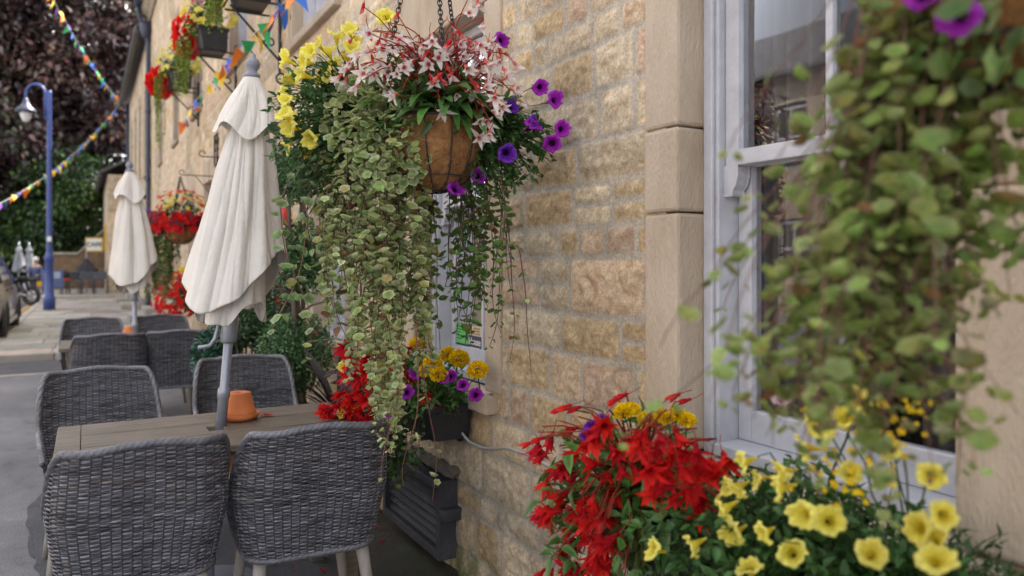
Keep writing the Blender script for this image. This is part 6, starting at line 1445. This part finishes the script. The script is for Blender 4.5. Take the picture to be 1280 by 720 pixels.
def person():
    X, Y, Z = -1.72, 34.3, .172; yaw = PI * .9
    t = thing('person', 'white haired person in a blue top sitting outside beyond the motorbike', 'person', (X, Y, Z))
    def skin(name, pts, edges, rad, mat, par, root=0):
        me = bpy.data.meshes.new(name); c, s = math.cos(yaw), math.sin(yaw)
        me.from_pydata([(p[0] * c - p[1] * s, p[0] * s + p[1] * c, p[2]) for p in pts], edges, []); o = link(name, me, par); me.materials.append(M[mat])
        md = o.modifiers.new('skin', 'SKIN'); md.use_smooth_shade = True
        for i, v in enumerate(me.skin_vertices[0].data): v.radius = (rad[i] if isinstance(rad[i], tuple) else (rad[i], rad[i])); v.use_root = i == root
        o.modifiers.new('sub', 'SUBSURF').render_levels = 2; return o
    P = [(0, -.10, .52), (0, -.12, .72), (0, -.12, .92), (0, -.10, 1.06), (0, -.09, 1.14), (0, -.06, 1.24), (0, -.06, 1.36), (-.19, -.11, 1.02), (.19, -.11, 1.02), (-.24, -.02, .76), (.24, -.02, .76), (-.16, .22, .70), (.16, .22, .70), (-.13, .30, .70), (.13, .30, .70), (-.10, -.05, .52), (.10, -.05, .52), (-.13, .36, .53), (.13, .36, .53), (-.13, .38, .10), (.13, .38, .10), (-.14, .52, .04), (.14, .52, .04), (0, .05, 1.27)]
    E = [(0, 1), (1, 2), (2, 3), (3, 4), (4, 5), (5, 6), (3, 7), (3, 8), (7, 9), (8, 10), (9, 11), (10, 12), (11, 13), (12, 14), (0, 15), (0, 16), (15, 17), (16, 18), (17, 19), (18, 20), (19, 21), (20, 22), (5, 23)]
    R = [.13, .12, .135, .10, .052, .085, .075, .055, .055, .042, .042, .03, .03, .035, .035, .09, .09, .062, .062, .045, .045, .04, .04, .018]
    body = skin('body', P, E, R, 'skin', t)
    skin('jersey', [P[i] for i in (0, 1, 2, 3, 7, 8, 9, 10, 11, 12)], [(0, 1), (1, 2), (2, 3), (3, 4), (3, 5), (4, 6), (5, 7), (6, 8), (7, 9)], [.15, .145, .16, .125, .075, .075, .06, .06, .042, .042], 'jersey', body)
    skin('trousers', [P[i] for i in (0, 15, 16, 17, 18, 19, 20)], [(0, 1), (0, 2), (1, 3), (2, 4), (3, 5), (4, 6)], [.15, .11, .11, .08, .08, .062, .062], 'dark_cloth', body)
    V, F = sphere((0, -.075, 1.335), .096, .105, .098, 16, 10); c, s = math.cos(yaw), math.sin(yaw); V = V[:]; V = np.stack([V[:, 0] * c - V[:, 1] * s, V[:, 0] * s + V[:, 1] * c, V[:, 2]], 1) + [X, Y, Z]; mk('hair', V, F, M['hair'], body)
    g = G()
    for sx in (-1, 1): g.add(*sphere((sx * .032, .025, 1.30), .010)); g.add(*sphere((sx * .088, -.06, 1.28), .012, .02, .03))
    g.add(*tube([[-.025, .022, 1.215], [.025, .022, 1.215]], .006, 5)); V = np.concatenate(g.V); V = np.stack([V[:, 0] * c - V[:, 1] * s, V[:, 0] * s + V[:, 1] * c, V[:, 2]], 1) + [X, Y, Z]; mk('face_features', V, g.F, M['skin'], body)
person()

def notice_board():
    x, y, z = -1.12, 33.2, .17; t = thing('notice_board', 'blue grey standing notice board with pale papers beside the blue lamp post', 'notice board', (x, y, z))
    V, F = box(x - .36, x + .36, y - .03, y + .03, z + .25, z + .92); mk('panel', V, F, flat('board_blue', (.075, .10, .22), .5), t, smooth=False, bev=.01)
    for s in (-1, 1): mk('leg', *tube([[x + s * .33, y, z], [x + s * .33, y, z + .95]], .022, 7), M['dark_slate'], t)
    for a, b, c_, d in ((-.02, .26, .62, .86), (-.26, -.06, .66, .86)): V, F = box(x + a, x + b, y - .036, y - .031, z + c_, z + d); mk('paper', V, F, flat('paper', (.30, .36, .48) if a > -.1 else (.25, .22, .16)), t, smooth=False)
notice_board()
def stool():
    x, y, z = -.72, 33.6, .17; t = thing('bar_stool', 'dark stool with a red seat between notice board and cafe chairs', 'stool', (x, y, z)); V, F = lathe([(.001, .52), (.16, .52), (.18, .56), (.16, .60), (.001, .61)], (x, y, z), 18); mk('seat', V, F, M['red_card'], t)
    for k in range(4): a = k * PI / 2 + .5; mk('leg', *tube([[x + .1 * math.cos(a), y + .1 * math.sin(a), z + .53], [x + .18 * math.cos(a), y + .18 * math.sin(a), z]], .018, 6), M['rubber'], t)
    V, F = sphere((x, y, z + .74), .17, .10, .16); mk('backrest', V, F, M['dark_cloth'], t)
stool()
parasol(-2.32, 35.4, RT * 0, 'closed grey parasol beyond the motorbike, showing its pale top', front, 21, hem=1.05, crank=0, base=True, group='grey parasols of the far cafe', top=2.05, rmax=.24, cloth='grey_cloth')
parasol(-2.05, 36.6, RT * 0, 'closed grey parasol half hidden behind the other grey one', front, 22, hem=1.05, crank=0, base=True, group='grey parasols of the far cafe', top=2.05, rmax=.24, cloth='grey_cloth')
parasol(.0, 34.9, RT * 0, 'low dark closed parasol standing behind the far cafe chairs', front, 23, hem=.85, crank=0, base=False, group='grey parasols of the far cafe', top=1.55, rmax=.42, cloth='dark_cloth')
# garden wall with sloped coping at the far end
def garden_wall():
    t = thing('garden_wall', 'brown stone garden wall with a pale sloping coping at the end of the terrace', 'wall', (-.4, 40, 0)); L = Layout(0, 3, -3, 4, 90); xs = np.linspace(-1.6, .74, 60)
    top = np.interp(xs, [-1.6, -.35, .74], [1.75, 1.75, 2.9]); V, F, C = stone_sheet(L, xs, np.linspace(0, 1, 40), 0, [], .012); k = np.repeat(top, 40)
    g = G(); V2 = np.stack([V[:, 1], 39.9 + V[:, 0], V[:, 2] * k], 1); g.add(V2, F[:, ::-1], C * np.array([.34, .28, .24])); V3 = V2.copy(); V3[:, 1] = 40.25; g.add(V3, F, C * .5); g.build('wall', M['stone'], t)
    P = np.stack([xs, np.full(60, 40.07), top + .05], 1); V = np.concatenate([np.stack([xs, np.full(60, yy), top + zz], 1) for yy, zz in ((39.82, -.01), (39.82, .09), (40.3, .09), (40.3, -.01))]).reshape(4, 60, 3).transpose(1, 0, 2).reshape(-1, 3); mk('coping', V, grid_faces(60, 4, True), M['kerb'], t, smooth=False)
garden_wall()

# ================================================================== TREES
def tree(label, name, x, y, trunk_h, c, rad, n, size, pal, w, tw=.35, inner=.25, clumps=60, crad=1.5):
    t = thing(name, label, 'tree', (x, y, 0)); c = np.array(c, float); rad = np.array(rad, float)
    g = G(); z = np.linspace(0, c[2], 8); g.add(*tube(np.stack([x + .15 * np.sin(z * .7), y + .1 * np.cos(z), z], 1), np.linspace(tw, tw * .35, 8), 10))
    D = rdir(clumps); cc = c + D * rad * (inner + (1 - inner) * rng.random((clumps, 1)) ** .5)
    for k in range(0, clumps, 2):
        a = np.array([x, y, trunk_h + (c[2] - trunk_h) * rng.random()]); b = cc[k]; m = (a + b) / 2 + np.array([0, 0, .12 * np.linalg.norm(b - a)]); g.add(*tube(np.array([a, m, b]), [tw * .28, tw * .15, .03], 5))
    g.build('trunk', M['bark'], t)
    k = rng.integers(0, clumps, n); cr = crad * rng.uniform(.55, 1.2, clumps); d = rdir(n); P = cc[k] + d * cr[k][:, None] * np.array([1.15, 1.15, .62]) * (rng.random((n, 1)) ** .45)
    ci = rng.choice(len(pal), clumps, p=np.array(w) / sum(w)); ci2 = np.where(rng.random(n) < .75, ci[k], rng.choice(len(pal), n, p=np.array(w) / sum(w))); col = np.array(pal)[ci2] * np.exp(rng.normal(0, .38, (n, 1))) * np.exp(rng.normal(0, .1, (n, 3)))
    leaves('crown', t, P, d + rng.normal(0, .8, (n, 3)) + np.array([0, 0, -.4]), rng.normal(0, .6, (n, 3)) + np.array([0, 0, .8]), rng.uniform(*size, n), DIA if size[1] < .2 else OV, col, col * 1.1, 'gloss_leaf')
    return t
tree('huge copper beech with dark purple bronze leaves filling the upper left', 'copper_beech', -6.0, 50, 3, (-4.3, 48, 13.0), (9.6, 7, 9.8), 125000, (.24, .46), [(.040, .022, .024), (.10, .056, .052), (.19, .115, .095), (.055, .06, .03)], [.40, .33, .16, .11], .8, .08, 380, 2.3)
GRN = [(.025, .05, .016), (.045, .09, .022), (.09, .16, .035), (.14, .20, .05)]
tree('dense dark green laurel beyond the cafe sign', 'laurel_tree', -.6, 44.5, 1, (-.5, 44, 4.3), (2.2, 2, 3.0), 9000, (.16, .30), GRN, [.45, .35, .15, .05], .2, .3, 50, .9)
tree('bright green bushy tree low between lamp post and far house', 'green_tree', -2.2, 46, 1, (-2.2, 45.5, 3.4), (1.9, 1.8, 2.6), 7000, (.16, .28), GRN, [.4, .3, .2, .1], .2, .3, 40, .8)
tree('dark evergreen tree under the copper beech, behind the motorbike', 'evergreen_tree', -5.5, 52, 1, (-5.0, 51.5, 5.4), (5.6, 1.6, 4.6), 15000, (.24, .44), GRN, [.55, .3, .12, .03], .25, .15, 80, 1.3)
tree('sunlit yellow green shrub beyond the road at the left edge', 'yellow_green_shrub', -7.4, 52, .6, (-7.2, 51, 3.2), (2.6, 1.5, 1.8), 5000, (.15, .28), [(.09, .15, .02), (.17, .24, .03), (.05, .09, .02)], [.4, .35, .25], .15, .3, 36, .8)
g = G(); n = 16000
P = np.stack([rng.uniform(-26, 3, n), rng.uniform(53, 55.5, n), 5.2 * rng.random(n) ** .8], 1); P[:, 2] *= .75 + .5 * fbm(P[:, 0] * .5, P[:, 1] * .2)
col = np.array(GRN)[rng.choice(4, n, p=[.55, .3, .1, .05])] * np.exp(rng.normal(0, .35, (n, 1))); V, F, C = inst(DIA, P, rng.normal(0, 1, (n, 3)), rng.normal(0, .6, (n, 3)) + np.array([0, -.4, .6]), rng.uniform(.25, .5, n), col, col); g.add(V, F, C); V, F = box(-26, 3, 54.2, 54.6, 0, 4.0); g.add(V, F, np.array([.012, .02, .008]))
tag(g.build('hedge', M['leaf'], smooth=False), 'long dark green hedge closing the far end of the street', 'hedge')

# ================================================================== BUNTING
def bunting(label, pts, nfl, size, seed, end_up=True):
    r = np.random.default_rng(seed); pts = np.array(pts, float); t = thing('bunting', label, 'bunting', pts[0]); k = np.linspace(0, len(pts) - 1, 120); P = np.stack([np.interp(k, np.arange(len(pts)), pts[:, i]) for i in range(3)], 1)
    for i in range(6): P[1:-1] = (P[:-2] + 2 * P[1:-1] + P[2:]) / 4
    mk('string', *tube(P, .006 if size > .18 else .004, 5), M['string'], t); order = ['green', 'yellow', 'orange', 'purple', 'blue', 'yellow', 'orange', 'blue', 'green', 'purple', 'yellow', 'blue']
    meshes = {}
    for c in FLAGC:
        n = 5; V = []
        for i, s in enumerate(np.linspace(0, 1, n)):
            w = .5 * (1 - s) + .015; V += [[-w, .10 * math.sin(3 * s), -s * 1.25], [w, .10 * math.sin(3 * s + 1.2), -s * 1.25]]
        V = np.array(V) * size; m = make_mesh('flag', V, grid_faces(n, 2), M['flag_' + c]); meshes[c] = m
    S = np.linspace(.01, .99, nfl)
    for i, s in enumerate(S):
        p = np.array([np.interp(s, np.linspace(0, 1, 120), P[:, j]) for j in range(3)]); q = np.array([np.interp(min(1, s + .01), np.linspace(0, 1, 120), P[:, j]) for j in range(3)])
        o = bpy.data.objects.new('flag', meshes[order[(i + seed) % len(order)] if r.random() < .8 else r.choice(list(FLAGC))]); COL.objects.link(o); o.parent = t; o.location = p - wloc(t)
        d = q - p; o.rotation_euler = (r.normal(0, .35), r.normal(0, .45), math.atan2(d[1], d[0]) + r.normal(0, .6)); o.scale = (r.uniform(.7, 1.1), 1, r.uniform(.6, 1.15))
        sol = None
    return t
def sag(a, b, s, n=9):
    k = np.linspace(0, 1, n)[:, None]; P = a + (b - a) * k; P[:, 2] -= s * 4 * (k * (1 - k))[:, 0]; return P
A = np.array([1.16, 33.0, 7.62])
bunting('rainbow bunting swooping down from the far eaves past the lamp post to the left edge', sag(A, at(-40, 272, 19), .55), 52, .20, 1)
bunting('rainbow bunting rising from the far eaves up across the copper beech', sag(A, at(30, -70, 22), .35), 34, .22, 4)
pts = [at(228, 155, on_x(228, 1.22)), at(243, 128, on_x(243, 1.20)), at(268, 98, on_x(268, 1.2)), at(292, 70, on_x(292, 1.2)), at(318, 42, on_x(318, 1.2)), at(342, 16, on_x(342, 1.2)), at(372, -14, on_x(372, 1.2))]
bunting('rainbow bunting strung along the pub wall behind the near parasol finial', pts, 30, .145, 2)

# ================================================================== CAMERA, LIGHT, RENDER
cam = bpy.data.cameras.new('camera'); co = bpy.data.objects.new('camera', cam); COL.objects.link(co)
co.location = (0, 0, EYE); co.rotation_euler = (PI / 2, 0, -YAW)
cam.sensor_width = 36; cam.lens = 36 * FPX / 1280; cam.shift_y = -(360 - HOR) / 1280; cam.clip_start = .05; cam.clip_end = 600
cam.dof.use_dof = True; cam.dof.focus_distance = 2.72; cam.dof.aperture_fstop = 2.0; cam.dof.aperture_blades = 9
scene.camera = co

SUN_EL, SUN_AZ = math.radians(56), math.radians(68)               # azimuth clockwise from +Y (the street direction)
sd = Vector((math.sin(SUN_AZ) * math.cos(SUN_EL), math.cos(SUN_AZ) * math.cos(SUN_EL), math.sin(SUN_EL)))
sl = bpy.data.lights.new('sun', 'SUN'); sl.energy = 3.2; sl.angle = math.radians(.6); sl.color = (1, .94, .85)
so = bpy.data.objects.new('sun', sl); COL.objects.link(so); so.rotation_euler = sd.to_track_quat('Z', 'Y').to_euler()
w = bpy.data.worlds.new('World'); scene.world = w; w.use_nodes = True; N, L = w.node_tree.nodes, w.node_tree.links
sky = N.new('ShaderNodeTexSky'); sky.sky_type = 'NISHITA'; sky.sun_disc = False; sky.sun_elevation = SUN_EL; sky.sun_rotation = SUN_AZ; sky.dust_density = 4; sky.air_density = 1.0; sky.ozone_density = 1
hs = N.new('ShaderNodeHueSaturation'); hs.inputs['Saturation'].default_value = .24; L.new(sky.outputs[0], hs.inputs['Color']); L.new(hs.outputs[0], N['Background'].inputs[0]); N['Background'].inputs[1].default_value = .15
vs = scene.view_settings; vs.view_transform = 'Standard'; vs.look = 'None'; vs.gamma = 1; vs.use_curve_mapping = False; vs.exposure = 2.15
scene.render.engine = 'CYCLES'; cy = scene.cycles; cy.use_denoising = True; cy.max_bounces = 7; cy.diffuse_bounces = 4; cy.glossy_bounces = 3; cy.transmission_bounces = 4; cy.transparent_max_bounces = 10; cy.sample_clamp_indirect = 6; cy.use_adaptive_sampling = True; cy.adaptive_threshold = .015
